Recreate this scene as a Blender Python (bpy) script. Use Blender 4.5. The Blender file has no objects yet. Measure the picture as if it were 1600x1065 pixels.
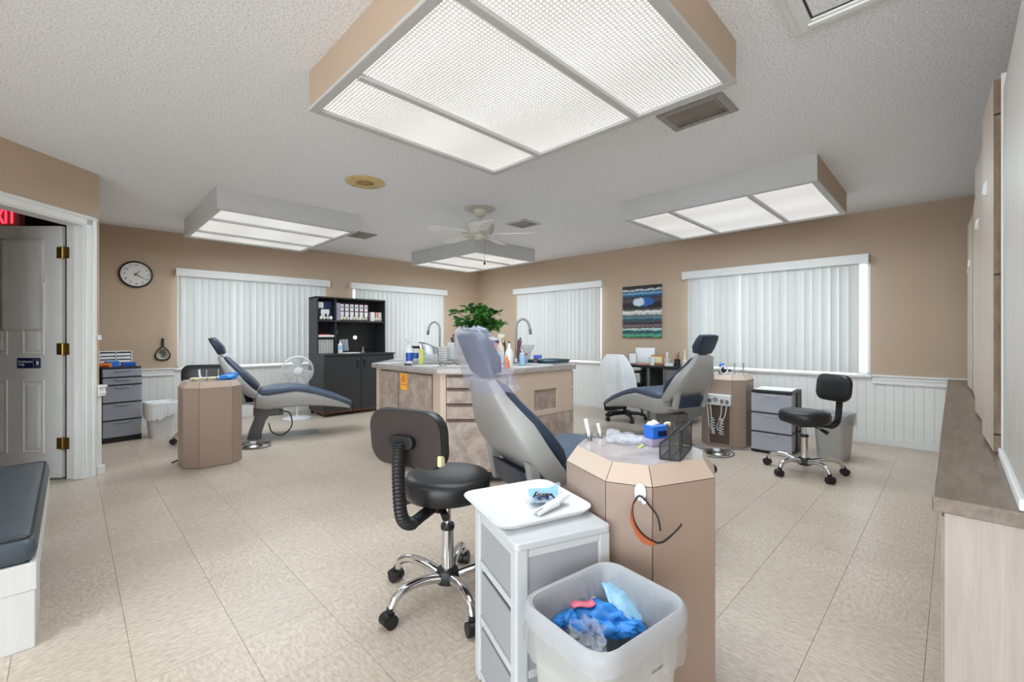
import bpy, bmesh, math, random
from mathutils import Vector, Matrix, noise as mnoise

# ------------------------------------------------------------------ camera, world, exposure
S2 = math.sqrt(2.0)
FPX, EYE, HORIZON = 690.0, 1.15, 525.0
scene = bpy.context.scene
col = scene.collection
cam_data = bpy.data.cameras.new('camera')
cam_data.sensor_fit = 'HORIZONTAL'
cam_data.sensor_width = 36.0
cam_data.lens = 36.0 * FPX / 1600.0
cam_data.shift_y = -(532.5 - HORIZON) / 1600.0
cam_data.clip_start = 0.05
cam = bpy.data.objects.new('camera', cam_data)
col.objects.link(cam)
cam.location = (0, 0, EYE)
cam.rotation_euler = (math.radians(90), 0, math.radians(-45))
scene.camera = cam

world = bpy.data.worlds.new('daylight')
scene.world = world
world.use_nodes = True
bg = world.node_tree.nodes['Background']
bg.inputs[0].default_value = (0.86, 0.94, 1.0, 1)
bg.inputs[1].default_value = 3.0
LAMP, LINE, WATTS = 0.35, 0.09, 14.5     # glow of the prisms, of the lines between them, and each box's tubes
vs = scene.view_settings
vs.view_transform = 'Standard'
vs.look = 'None'
vs.gamma = 1.0
vs.use_curve_mapping = False
vs.exposure = 1.23

# ------------------------------------------------------------------ placing
# world axes follow the room: +x runs along the left-hand wall, +y along the right-hand wall
def room(X, d, z=0.0):
    return Vector(((X + d) / S2, (d - X) / S2, z))
def at(px, py, z):
    d = (EYE - z) * FPX / (py - HORIZON)
    return room((px - 800) / FPX * d, d, z)
def atd(px, py, d):
    return room((px - 800) / FPX * d, d, EYE - (py - HORIZON) / FPX * d)
R = math.radians
rnd = random.Random(7)

# ------------------------------------------------------------------ materials
def lin(c):
    c = c / 255.0
    return c / 12.92 if c <= 0.04045 else ((c + 0.055) / 1.055) ** 2.4
def rgb(c):
    return (lin(c[0]), lin(c[1]), lin(c[2]), 1.0)
MATS = {}
def nodes_of(name):
    m = bpy.data.materials.new(name)
    m.use_nodes = True
    MATS[name] = m
    nt = m.node_tree
    return m, nt, nt.nodes, nt.links, nt.nodes['Principled BSDF']
def mat(name, c, rough=0.5, metal=0.0, vary=0.06, scale=8.0, bump=0.0, bscale=60.0, spec=0.5, coat=0.0, stretch=None, detail=3.0, sheen=0.0):
    m, nt, N, L, p = nodes_of(name)
    p.inputs['Roughness'].default_value = rough
    p.inputs['Metallic'].default_value = metal
    p.inputs['Specular IOR Level'].default_value = spec
    p.inputs['Coat Weight'].default_value = coat
    if sheen: p.inputs['Sheen Weight'].default_value = sheen
    tc = N.new('ShaderNodeTexCoord')
    mp = N.new('ShaderNodeMapping')
    L.new(tc.outputs['Object'], mp.inputs['Vector'])
    if stretch: mp.inputs['Scale'].default_value = stretch
    nz = N.new('ShaderNodeTexNoise')
    nz.inputs['Scale'].default_value = scale
    nz.inputs['Detail'].default_value = detail
    L.new(mp.outputs['Vector'], nz.inputs['Vector'])
    rp = N.new('ShaderNodeValToRGB')
    a = rgb(c)
    rp.color_ramp.elements[0].position = 0.3
    rp.color_ramp.elements[1].position = 0.7
    rp.color_ramp.elements[0].color = (*(max(0, v * (1 - vary)) for v in a[:3]), 1)
    rp.color_ramp.elements[1].color = (*(min(1, v * (1 + vary)) for v in a[:3]), 1)
    L.new(nz.outputs['Fac'], rp.inputs['Fac'])
    L.new(rp.outputs['Color'], p.inputs['Base Color'])
    if bump:
        n2 = N.new('ShaderNodeTexNoise')
        n2.inputs['Scale'].default_value = bscale
        n2.inputs['Detail'].default_value = 4
        L.new(mp.outputs['Vector'], n2.inputs['Vector'])
        b = N.new('ShaderNodeBump')
        b.inputs['Strength'].default_value = bump
        b.inputs['Distance'].default_value = 0.004
        L.new(n2.outputs['Fac'], b.inputs['Height'])
        L.new(b.outputs['Normal'], p.inputs['Normal'])
    return m
def film(name, c, clear=0.6, rough=0.15, bump=0.0, bscale=30.0, trans=0.0):
    """thin see-through plastic: part clear, part glossy skin"""
    m, nt, N, L, p = nodes_of(name)
    p.inputs['Base Color'].default_value = rgb(c)
    p.inputs['Roughness'].default_value = rough
    tr = N.new('ShaderNodeBsdfTransparent')
    mx = N.new('ShaderNodeMixShader')
    mx.inputs[0].default_value = clear
    src = p.outputs[0]
    if trans:
        tl = N.new('ShaderNodeBsdfTranslucent')
        tl.inputs[0].default_value = rgb(c)
        m2 = N.new('ShaderNodeMixShader')
        m2.inputs[0].default_value = trans
        L.new(src, m2.inputs[1]); L.new(tl.outputs[0], m2.inputs[2])
        src = m2.outputs[0]
    L.new(src, mx.inputs[1]); L.new(tr.outputs[0], mx.inputs[2])
    L.new(mx.outputs[0], N['Material Output'].inputs[0])
    if bump:
        tc = N.new('ShaderNodeTexCoord')
        nz = N.new('ShaderNodeTexNoise')
        nz.inputs['Scale'].default_value = bscale
        nz.inputs['Detail'].default_value = 3
        L.new(tc.outputs['Object'], nz.inputs['Vector'])
        b = N.new('ShaderNodeBump')
        b.inputs['Strength'].default_value = bump
        b.inputs['Distance'].default_value = 0.01
        L.new(nz.outputs['Fac'], b.inputs['Height'])
        L.new(b.outputs['Normal'], p.inputs['Normal'])
    return m
def glow(name, c, s):
    m, nt, N, L, p = nodes_of(name)
    p.inputs['Base Color'].default_value = rgb(c)
    p.inputs['Emission Color'].default_value = rgb(c)
    p.inputs['Emission Strength'].default_value = s
    return m

mat('tan_paint', (191, 169, 147), 0.65, vary=0.025, scale=2.0, bump=0.12, bscale=220)
mat('white_paint', (236, 236, 234), 0.4, vary=0.015)
mat('white_trim', (232, 232, 230), 0.35, vary=0.012)
mat('grey_box_paint', (196, 196, 195), 0.5, vary=0.02)
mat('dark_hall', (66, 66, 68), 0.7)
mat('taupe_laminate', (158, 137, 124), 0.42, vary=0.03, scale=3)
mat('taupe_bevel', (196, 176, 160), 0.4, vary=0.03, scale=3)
mat('seam_brown', (92, 74, 62), 0.6)
mat('island_tan', (196, 176, 158), 0.45, vary=0.03, scale=4)
def marbled(name, a, b, scale=9.0, rough=0.4, stretch=None):
    m, nt, N, L, p = nodes_of(name)
    p.inputs['Roughness'].default_value = rough
    tc = N.new('ShaderNodeTexCoord'); mp = N.new('ShaderNodeMapping')
    if stretch: mp.inputs['Scale'].default_value = stretch
    L.new(tc.outputs['Object'], mp.inputs['Vector'])
    nz = N.new('ShaderNodeTexNoise')
    nz.inputs['Scale'].default_value = scale; nz.inputs['Detail'].default_value = 8; nz.inputs['Roughness'].default_value = 0.65
    nz.inputs['Distortion'].default_value = 0.6
    L.new(mp.outputs['Vector'], nz.inputs['Vector'])
    rp = N.new('ShaderNodeValToRGB')
    rp.color_ramp.elements[0].position = 0.33; rp.color_ramp.elements[0].color = rgb(a)
    rp.color_ramp.elements[1].position = 0.7; rp.color_ramp.elements[1].color = rgb(b)
    L.new(nz.outputs['Fac'], rp.inputs['Fac']); L.new(rp.outputs['Color'], p.inputs['Base Color'])
    return m
marbled('mottled_laminate', (138, 120, 110), (184, 168, 156), 11)
marbled('mottled_top', (148, 140, 138), (188, 180, 176), 14, 0.3)
marbled('delivery_top', (160, 148, 146), (192, 182, 180), 16, 0.3)
marbled('brown_counter', (108, 95, 84), (142, 128, 115), 5, 0.35, (1.0, 6.0, 6.0))
marbled('taupe_wood', (176, 158, 142), (200, 184, 168), 4, 0.45, (9, 9, 0.6))
marbled('whitewash_wood', (186, 179, 171), (202, 196, 189), 5, 0.45, (9, 9, 0.5))
marbled('whitewash_shaded', (166, 156, 147), (184, 175, 166), 5, 0.45, (9, 9, 0.5))  # whitewash with shade put into its colour, offsetting daylight on the end panel
marbled('raw_edge', (120, 98, 78), (160, 136, 112), 30, 0.7, (1, 1, 0.4))
mat('black_vinyl', (30, 30, 32), 0.38, bump=0.08, bscale=300)
mat('black_plastic', (24, 24, 25), 0.45)
mat('charcoal_laminate', (46, 46, 48), 0.42, vary=0.05)
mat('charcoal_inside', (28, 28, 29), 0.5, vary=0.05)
mat('brown_shell', (54, 46, 44), 0.45)
mat('navy_vinyl', (44, 54, 74), 0.4, bump=0.05, bscale=200)
mat('slate_vinyl', (78, 92, 112), 0.4, bump=0.05, bscale=200)
mat('bench_vinyl', (66, 76, 84), 0.36, vary=0.05, scale=3, bump=0.35, bscale=9, stretch=(1, 7, 1))
mat('grey_shell', (164, 163, 160), 0.38, vary=0.02)
mat('dark_grey_metal', (108, 108, 108), 0.45, vary=0.02)
mat('chrome', (222, 222, 224), 0.12, 1.0, vary=0.01)
mat('steel', (150, 148, 145), 0.3, 1.0, vary=0.02)
mat('brass', (150, 122, 66), 0.35, 0.9, vary=0.1, scale=40)
mat('white_plastic', (226, 227, 228), 0.35, vary=0.012)
mat('cart_plastic', (196, 198, 200), 0.35, vary=0.012)
mat('bench_paint', (206, 205, 202), 0.45, vary=0.03, scale=5, stretch=(8, 8, 1))
mat('can_plastic', (180, 180, 178), 0.42, vary=0.015)
mat('cream_plastic', (214, 208, 190), 0.45)
mat('speaker_cream', (212, 188, 130), 0.5)
mat('fan_cream', (206, 201, 190), 0.45)
mat('vent_dark', (156, 150, 142), 0.6)
mat('vent_grey', (158, 156, 150), 0.5)
mat('black_void', (10, 10, 10), 0.8)
mat('paper', (232, 232, 230), 0.7, vary=0.01)
mat('coat_cloth', (232, 233, 235), 0.8, vary=0.02, sheen=0.1)
mat('grey_cloth', (206, 206, 204), 0.8)
mat('nitrile_blue', (50, 138, 222), 0.45, vary=0.12, scale=20)
mat('pouch_blue', (150, 196, 224), 0.3, vary=0.1, scale=25)
mat('pink_tab', (232, 120, 142), 0.5)
mat('deep_blue', (36, 84, 176), 0.35)
mat('bright_blue', (40, 110, 205), 0.4)
mat('navy', (22, 32, 78), 0.4)
mat('lilac', (172, 160, 190), 0.4)
mat('purple', (104, 78, 104), 0.4)
mat('maroon', (128, 58, 84), 0.4)
mat('orange', (226, 120, 44), 0.4)
mat('amber_orange', (244, 172, 48), 0.5)
mat('red', (190, 52, 56), 0.4)
mat('salmon', (214, 132, 122), 0.4)
mat('yellow_green', (206, 210, 120), 0.4)
mat('pale_yellow', (222, 214, 168), 0.45)
mat('teal', (58, 98, 104), 0.35)
mat('skyblue', (150, 196, 228), 0.35)
mat('green_tint', (110, 170, 130), 0.5)
mat('foil', (176, 178, 182), 0.3, 0.7, vary=0.2, scale=30, bump=0.4, bscale=40)
mat('leaf_green', (74, 140, 58), 0.5, vary=0.45, scale=14)
mat('stem_brown', (82, 66, 44), 0.7)
mat('pot_dark', (44, 40, 40), 0.5)
mat('binder_grey', (176, 174, 168), 0.6, vary=0.06, scale=30)
mat('wood_brown', (120, 70, 44), 0.5)
mat('amber_frame', (186, 124, 70), 0.5)
mat('black_mesh', (36, 34, 34), 0.5)
mat('mirror_glass', (210, 214, 218), 0.05, 1.0, vary=0.005)
mat('dark_amber', (60, 30, 18), 0.25)
mat('printed_grey', (150, 152, 160), 0.5, vary=0.3, scale=60)
film('clear_film', (225, 230, 240), 0.72, 0.08, 0.7, 22)
film('headrest_film', (192, 196, 222), 0.72, 0.05, 1.0, 11)
film('bag_film', (214, 217, 222), 0.30, 0.22, 1.0, 16, trans=0.4)
film('bag_overhang', (204, 204, 202), 0.55, 0.4, 0.5, 26, trans=0.3)
film('smoke_drawer', (178, 182, 194), 0.45, 0.3)
film('frost_drawer', (206, 208, 218), 0.52, 0.3)
film('cart_frost', (190, 192, 196), 0.22, 0.35, trans=0.2)
film('clear_acrylic', (225, 230, 232), 0.62, 0.08)
film('amber_lens', (214, 96, 24), 0.5, 0.08)
film('window_pane', (235, 240, 242), 0.92, 0.02)
film('mesh_panel', (60, 58, 58), 0.48, 0.5)
film('clock_glass', (255, 255, 255), 0.93, 0.03)
film('blind_vinyl', (210, 210, 208), 0.0, 0.5, trans=0.035)
glow('exit_red', (255, 40, 60), 2.4)
glow('lamp_white', (255, 250, 240), 1.5)

def floor_material():
    m, nt, N, L, p = nodes_of('vinyl_tile')
    p.inputs['Roughness'].default_value = 0.33
    p.inputs['Specular IOR Level'].default_value = 0.4
    oi = N.new('ShaderNodeObjectInfo')
    geo = N.new('ShaderNodeNewGeometry')
    rn = N.new('ShaderNodeVectorRotate'); rn.rotation_type = 'Z_AXIS'
    ml = N.new('ShaderNodeMath'); ml.operation = 'MULTIPLY'; ml.inputs[1].default_value = 6.28
    rd = N.new('ShaderNodeMath'); rd.operation = 'ROUND'
    m4 = N.new('ShaderNodeMath'); m4.operation = 'MULTIPLY'; m4.inputs[1].default_value = 4.0
    L.new(oi.outputs['Random'], m4.inputs[0]); L.new(m4.outputs[0], rd.inputs[0])
    ml.inputs[1].default_value = math.pi / 2
    L.new(rd.outputs[0], ml.inputs[0])
    L.new(geo.outputs['Position'], rn.inputs['Vector']); L.new(ml.outputs[0], rn.inputs['Angle'])
    mp = N.new('ShaderNodeMapping'); mp.inputs['Scale'].default_value = (1.0, 2.6, 1.0)
    L.new(rn.outputs[0], mp.inputs['Vector'])
    n1 = N.new('ShaderNodeTexNoise'); n1.inputs['Scale'].default_value = 30; n1.inputs['Detail'].default_value = 6; n1.inputs['Roughness'].default_value = 0.7
    L.new(mp.outputs[0], n1.inputs['Vector'])
    rp = N.new('ShaderNodeValToRGB')
    e = rp.color_ramp.elements
    e[0].position = 0.28; e[0].color = rgb((174, 157, 140))
    e[1].position = 0.72; e[1].color = rgb((224, 211, 197))
    L.new(n1.outputs['Fac'], rp.inputs['Fac'])
    n2 = N.new('ShaderNodeTexNoise'); n2.inputs['Scale'].default_value = 1.3; n2.inputs['Detail'].default_value = 3
    L.new(geo.outputs['Position'], n2.inputs['Vector'])
    r2 = N.new('ShaderNodeValToRGB')
    r2.color_ramp.elements[0].position = 0.35; r2.color_ramp.elements[0].color = (0.90, 0.885, 0.87, 1)
    r2.color_ramp.elements[1].position = 0.65; r2.color_ramp.elements[1].color = (1.03, 1.03, 1.03, 1)
    L.new(n2.outputs['Fac'], r2.inputs['Fac'])
    mx = N.new('ShaderNodeMixRGB'); mx.blend_type = 'MULTIPLY'; mx.inputs[0].default_value = 1
    L.new(rp.outputs[0], mx.inputs[1]); L.new(r2.outputs[0], mx.inputs[2])
    hs = N.new('ShaderNodeHueSaturation')
    mr = N.new('ShaderNodeMapRange'); mr.inputs['To Min'].default_value = 0.96; mr.inputs['To Max'].default_value = 1.03
    L.new(oi.outputs['Random'], mr.inputs[0]); L.new(mr.outputs[0], hs.inputs['Value'])
    L.new(mx.outputs[0], hs.inputs['Color']); L.new(hs.outputs[0], p.inputs['Base Color'])
    b = N.new('ShaderNodeBump'); b.inputs['Strength'].default_value = 0.06; b.inputs['Distance'].default_value = 0.002
    L.new(n1.outputs['Fac'], b.inputs['Height']); L.new(b.outputs[0], p.inputs['Normal'])
floor_material()
def ceiling_material():
    m, nt, N, L, p = nodes_of('popcorn')
    p.inputs['Roughness'].default_value = 0.9
    tc = N.new('ShaderNodeTexCoord')
    n1 = N.new('ShaderNodeTexNoise'); n1.inputs['Scale'].default_value = 95; n1.inputs['Detail'].default_value = 3
    L.new(tc.outputs['Object'], n1.inputs['Vector'])
    rp = N.new('ShaderNodeValToRGB')
    rp.color_ramp.elements[0].position = 0.33; rp.color_ramp.elements[0].color = rgb((220, 222, 225))
    rp.color_ramp.elements[1].position = 0.55; rp.color_ramp.elements[1].color = rgb((246, 248, 251))
    L.new(n1.outputs['Fac'], rp.inputs['Fac']); L.new(rp.outputs[0], p.inputs['Base Color'])
    b = N.new('ShaderNodeBump'); b.inputs['Strength'].default_value = 0.5; b.inputs['Distance'].default_value = 0.005
    L.new(n1.outputs['Fac'], b.inputs['Height']); L.new(b.outputs[0], p.inputs['Normal'])
ceiling_material()
def diffuser_material():
    m, nt, N, L, p = nodes_of('prism_diffuser')
    p.inputs['Base Color'].default_value = (0.8, 0.8, 0.79, 1)
    p.inputs['Roughness'].default_value = 0.4
    p.inputs['Emission Color'].default_value = (0.97, 0.98, 0.96, 1)
    tc = N.new('ShaderNodeTexCoord'); sp = N.new('ShaderNodeSeparateXYZ')
    L.new(tc.outputs['Object'], sp.inputs[0])
    def math_(op, a, b=None):
        n = N.new('ShaderNodeMath'); n.operation = op
        if hasattr(a, 'node'): L.new(a, n.inputs[0])
        else: n.inputs[0].default_value = a
        if b is not None:
            if hasattr(b, 'node'): L.new(b, n.inputs[1])
            else: n.inputs[1].default_value = b
        return n.outputs[0]
    k = 2 * math.pi / 0.017
    sx = math_('COSINE', math_('MULTIPLY', sp.outputs[0], k))
    sy = math_('COSINE', math_('MULTIPLY', sp.outputs[1], k))
    cell = math_('MINIMUM', math_('MAXIMUM', math_('MULTIPLY_ADD', math_('MAXIMUM', sx, sy), -1.1), 0.0), 1.0)
    cell.node.inputs[0].links[0].from_node.inputs[0].links[0].from_node.inputs[2].default_value = 0.55
    tube = math_('COSINE', math_('MULTIPLY', sp.outputs[0], 2 * math.pi / 0.62))   # lamps end to end behind
    tube = math_('ADD', math_('MULTIPLY', tube, 0.12), 1.0)
    e = math_('MULTIPLY', math_('ADD', math_('MULTIPLY', cell, LAMP), LINE), tube)
    L.new(e, p.inputs['Emission Strength'])
diffuser_material()
def painting_material():
    m, nt, N, L, p = nodes_of('abstract_painting')
    p.inputs['Roughness'].default_value = 0.4
    tc = N.new('ShaderNodeTexCoord'); sp = N.new('ShaderNodeSeparateXYZ')
    L.new(tc.outputs['Object'], sp.inputs[0])
    nz = N.new('ShaderNodeTexNoise'); nz.inputs['Scale'].default_value = 16; nz.inputs['Detail'].default_value = 5
    L.new(tc.outputs['Object'], nz.inputs['Vector'])
    a = N.new('ShaderNodeMath'); a.operation = 'MULTIPLY_ADD'; a.inputs[1].default_value = 0.07; a.inputs[2].default_value = -0.035
    L.new(nz.outputs['Fac'], a.inputs[0])
    b = N.new('ShaderNodeMath'); b.operation = 'ADD'
    L.new(sp.outputs[2], b.inputs[0]); L.new(a.outputs[0], b.inputs[1])
    mr = N.new('ShaderNodeMapRange'); mr.inputs['From Min'].default_value = 0.0; mr.inputs['From Max'].default_value = 0.77
    L.new(b.outputs[0], mr.inputs[0])
    rp = N.new('ShaderNodeValToRGB')
    rp.color_ramp.interpolation = 'LINEAR'
    bands = [(0, (20, 40, 32)), (.04, (90, 180, 140)), (.08, (60, 110, 110)), (.12, (40, 62, 76)), (.15, (130, 190, 180)), (.17, (210, 220, 214)),
             (.19, (60, 40, 44)), (.23, (130, 110, 116)), (.27, (50, 34, 42)), (.31, (70, 74, 84)), (.35, (40, 80, 96)), (.39, (100, 150, 164)),
             (.42, (46, 52, 60)), (.46, (190, 190, 186)), (.50, (236, 236, 230)), (.53, (90, 88, 82)), (.58, (30, 26, 28)), (.66, (34, 30, 36)),
             (.72, (80, 72, 76)), (.78, (44, 46, 60)), (.82, (30, 90, 140)), (.86, (120, 180, 210)), (.89, (36, 50, 80)), (.92, (220, 226, 232)), (.94, (60, 56, 58)), (1.0, (24, 20, 24))]
    els = rp.color_ramp.elements
    els[0].position = 0; els[0].color = rgb(bands[0][1])
    els[1].position = 1; els[1].color = rgb(bands[-1][1])
    for pos, c in bands[1:-1]:
        e = els.new(pos); e.color = rgb(c)
    L.new(mr.outputs[0], rp.inputs['Fac'])
    # a pale and blue patch in the upper middle
    def blob(cx, cz, sx, sz, c, prev):
        mp = N.new('ShaderNodeMapping'); mp.inputs['Location'].default_value = (-cx / sx, 0, -cz / sz); mp.inputs['Scale'].default_value = (1 / sx, 0.0, 1 / sz)
        L.new(tc.outputs['Object'], mp.inputs[0])
        ln = N.new('ShaderNodeVectorMath'); ln.operation = 'LENGTH'; L.new(mp.outputs[0], ln.inputs[0])
        ad = N.new('ShaderNodeMath'); ad.operation = 'ADD'
        L.new(ln.outputs['Value'], ad.inputs[0]); L.new(nz.outputs['Fac'], ad.inputs[1])
        mr2 = N.new('ShaderNodeMapRange'); mr2.inputs['From Min'].default_value = 1.25; mr2.inputs['From Max'].default_value = 1.55; mr2.inputs['To Min'].default_value = 1; mr2.inputs['To Max'].default_value = 0
        L.new(ad.outputs[0], mr2.inputs[0])
        mx = N.new('ShaderNodeMixRGB'); mx.inputs[2].default_value = rgb(c)
        L.new(mr2.outputs[0], mx.inputs[0]); L.new(prev, mx.inputs[1])
        return mx.outputs[0]
    c = blob(0.36, 0.53, 0.16, 0.07, (40, 96, 170), rp.outputs[0])
    c = blob(0.27, 0.53, 0.11, 0.065, (206, 226, 238), c)
    L.new(c, p.inputs['Base Color'])
painting_material()

# ------------------------------------------------------------------ mesh building
class MB:
    def __init__(self): self.bm = bmesh.new()
    def _xf(self, vs, M):
        if M is not None:
            for v in vs: v.co = M @ v.co
    def box(self, x0, x1, y0, y1, z0, z1, M=None):
        P = [(x0, y0, z0), (x1, y0, z0), (x1, y1, z0), (x0, y1, z0), (x0, y0, z1), (x1, y0, z1), (x1, y1, z1), (x0, y1, z1)]
        v = [self.bm.verts.new(p) for p in P]
        for f in ((3, 2, 1, 0), (4, 5, 6, 7), (0, 1, 5, 4), (1, 2, 6, 5), (2, 3, 7, 6), (3, 0, 4, 7)):
            self.bm.faces.new([v[i] for i in f])
        self._xf(v, M); return self
    def cbox(self, c, s, M=None):
        return self.box(c[0] - s[0] / 2, c[0] + s[0] / 2, c[1] - s[1] / 2, c[1] + s[1] / 2, c[2] - s[2] / 2, c[2] + s[2] / 2, M)
    def rings(self, rings, cap0=True, cap1=True, M=None, closed=True):
        """skin between point rings of equal length"""
        V = [[self.bm.verts.new(p) for p in r] for r in rings]
        n = len(V[0])
        for a, b in zip(V[:-1], V[1:]):
            for i in range(n if closed else n - 1):
                j = (i + 1) % n
                try: self.bm.faces.new((a[i], a[j], b[j], b[i]))
                except ValueError: pass
        if cap0 and closed: self.bm.faces.new(V[0][::-1])
        if cap1 and closed: self.bm.faces.new(V[-1])
        self._xf([v for r in V for v in r], M); return self
    def prism(self, poly, z0, z1, M=None):
        return self.rings([[(x, y, z0) for x, y in poly], [(x, y, z1) for x, y in poly]], M=M)
    def lathe(self, prof, n=20, c=(0, 0, 0), M=None, cap0=True, cap1=True):
        rs = [[(c[0] + r * math.cos(2 * math.pi * i / n), c[1] + r * math.sin(2 * math.pi * i / n), c[2] + z) for i in range(n)] for r, z in prof]
        return self.rings(rs, cap0, cap1, M)
    def cyl(self, a, b, r0, r1=None, n=12):
        return self.tube([a, b], r0, n, r1)
    def tube(self, pts, r, n=10, r1=None, M=None):
        pts = [Vector(p) for p in pts]
        rs = []
        up = Vector((0, 0, 1))
        t0 = (pts[1] - pts[0]).normalized()
        x = t0.cross(up)
        if x.length < 1e-3: x = t0.cross(Vector((0, 1, 0)))
        x.normalize()
        for k, p in enumerate(pts):
            if k == 0: t = t0
            elif k == len(pts) - 1: t = (pts[-1] - pts[-2]).normalized()
            else: t = ((pts[k + 1] - p).normalized() + (p - pts[k - 1]).normalized()).normalized()
            x = (x - t * x.dot(t)).normalized()
            y = t.cross(x)
            rr = r[k] if isinstance(r, (list, tuple)) else (r if r1 is None else r + (r1 - r) * k / (len(pts) - 1))
            rs.append([p + x * rr * math.cos(2 * math.pi * i / n) + y * rr * math.sin(2 * math.pi * i / n) for i in range(n)])
        return self.rings(rs, M=M)
    def ball(self, c, r, n=12, sz=1.0, M=None):
        m = max(5, n // 2)
        return self.lathe([(max(1e-4, r * math.sin(math.pi * k / m)), -r * sz * math.cos(math.pi * k / m)) for k in range(m + 1)], n, c, M)
    def loft(self, st, n=20, e=0.5, M=None):
        """stations (back point, front point, half width) in the x-z plane; width along y"""
        rs = []
        for (bx, bz), (fx, fz), hw in st:
            ring = []
            for i in range(n):
                a = 2 * math.pi * i / n
                c, s = math.cos(a), math.sin(a)
                w = math.copysign(abs(c) ** e, c) * hw
                t = math.copysign(abs(s) ** e, s)
                ring.append(((bx + fx) / 2 + t * (fx - bx) / 2, w, (bz + fz) / 2 + t * (fz - bz) / 2))
            rs.append(ring)
        return self.rings(rs, M=M)
    def grid(self, fn, nu, nv, M=None):
        V = [[self.bm.verts.new(fn(i / nu, j / nv)) for j in range(nv + 1)] for i in range(nu + 1)]
        for i in range(nu):
            for j in range(nv):
                self.bm.faces.new((V[i][j], V[i + 1][j], V[i + 1][j + 1], V[i][j + 1]))
        self._xf([v for r in V for v in r], M); return self
    def crumple(self, c, r, s=(1, 1, 1), seed=0, amp=0.4, freq=2.0, sub=3, M=None):
        g = bmesh.ops.create_icosphere(self.bm, subdivisions=sub, radius=1.0)
        for v in g['verts']:
            d = v.co.normalized()
            k = 1 + amp * mnoise.noise(d * freq + Vector((seed * 3.1, seed * 1.7, seed))) + amp * 0.5 * abs(mnoise.noise(d * freq * 2.7 + Vector((seed, 5, 2))))
            v.co = Vector((d.x * s[0], d.y * s[1], d.z * s[2])) * r * k + Vector(c)
            if M is not None: v.co = M @ v.co
        return self
    def done(self, name, m, parent=None, loc=(0, 0, 0), rz=0.0, smooth=35, bevel=0.0, seg=2, thick=0.0, recalc=True):
        if recalc: bmesh.ops.recalc_face_normals(self.bm, faces=self.bm.faces)
        me = bpy.data.meshes.new(name)
        self.bm.to_mesh(me); self.bm.free()
        if smooth:
            me.polygons.foreach_set('use_smooth', [True] * len(me.polygons))
            me.set_sharp_from_angle(angle=R(smooth))
        me.materials.append(MATS[m])
        o = bpy.data.objects.new(name, me)
        col.objects.link(o)
        o.parent = parent
        o.location = loc; o.rotation_euler = (0, 0, rz)
        if thick:
            s = o.modifiers.new('thickness', 'SOLIDIFY'); s.thickness = thick; s.offset = 0
        if bevel:
            b = o.modifiers.new('bevel', 'BEVEL'); b.width = bevel; b.segments = seg; b.limit_method = 'ANGLE'; b.angle_limit = R(40)
        return o
def thing(name, label, cat, loc=(0, 0, 0), rz=0.0, group=None):
    o = bpy.data.objects.new(name, None)
    o.empty_display_size = 0.1
    col.objects.link(o)
    o.location = loc; o.rotation_euler = (0, 0, rz)
    o['label'] = label; o['category'] = cat
    if group: o['group'] = group
    return o
def tag(o, label, cat, group=None):
    o['label'] = label; o['category'] = cat
    if group: o['group'] = group
    return o
def struct(o):
    o['kind'] = 'structure'; return o
def frame_of(name, loc, rz):
    o = bpy.data.objects.new(name, None); col.objects.link(o)
    o.location = loc; o.rotation_euler = (0, 0, rz); return struct(o)
def kids(o): return [c for c in col.objects if c.parent == o]
def dup(root, loc, rz, label, group=None):
    r = root.copy(); col.objects.link(r)
    r.location = loc; r.rotation_euler = (0, 0, rz); r['label'] = label
    if group: r['group'] = group
    for ch in kids(root):
        c = ch.copy(); col.objects.link(c); c.parent = r
        for g in kids(ch):
            q = g.copy(); col.objects.link(q); q.parent = c
    return r
def share(src, parent, loc, rz=0.0, scale=None):
    o = src.copy(); col.objects.link(o); o.parent = parent; o.location = loc; o.rotation_euler = (0, 0, rz)
    if scale: o.scale = scale
    return o
def words(name, body, size, m, parent, loc, rot, depth=0.0006, align='CENTER', sx=1.0, shear=0.0):
    c = bpy.data.curves.new(name, 'FONT')
    c.body = body; c.size = size; c.extrude = depth; c.align_x = align; c.align_y = 'CENTER'; c.space_line = 0.9; c.shear = shear
    tmp = bpy.data.objects.new(name, c); col.objects.link(tmp)
    me = bpy.data.meshes.new_from_object(tmp.evaluated_get(bpy.context.evaluated_depsgraph_get()))
    bpy.data.objects.remove(tmp); bpy.data.curves.remove(c)
    me.materials.clear(); me.materials.append(MATS[m])
    o = bpy.data.objects.new(name, me); col.objects.link(o)
    o.parent = parent; o.location = loc; o.rotation_euler = rot; o.scale = (sx, 1, 1)
    return o
def rrect(hx, hy, r, k=4, cx=0.0, cy=0.0):
    P = []
    for (sx, sy, a0) in ((1, 1, 0), (-1, 1, 90), (-1, -1, 180), (1, -1, 270)):
        for i in range(k + 1):
            a = R(a0 + 90 * i / k)
            P.append((cx + sx * (hx - r) + r * math.cos(a), cy + sy * (hy - r) + r * math.sin(a)))
    return P
def resample(P, n):
    P = [Vector(p) for p in P]; L_ = [(P[(i + 1) % len(P)] - P[i]).length for i in range(len(P))]
    tot = sum(L_); out = []; i = 0; acc = 0.0
    for k in range(n):
        t = tot * k / n
        while acc + L_[i] < t: acc += L_[i]; i += 1
        out.append(tuple(P[i].lerp(P[(i + 1) % len(P)], (t - acc) / max(L_[i], 1e-9))))
    return out
def z3(P, z): return [(x, y, z) for x, y in P]
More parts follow.
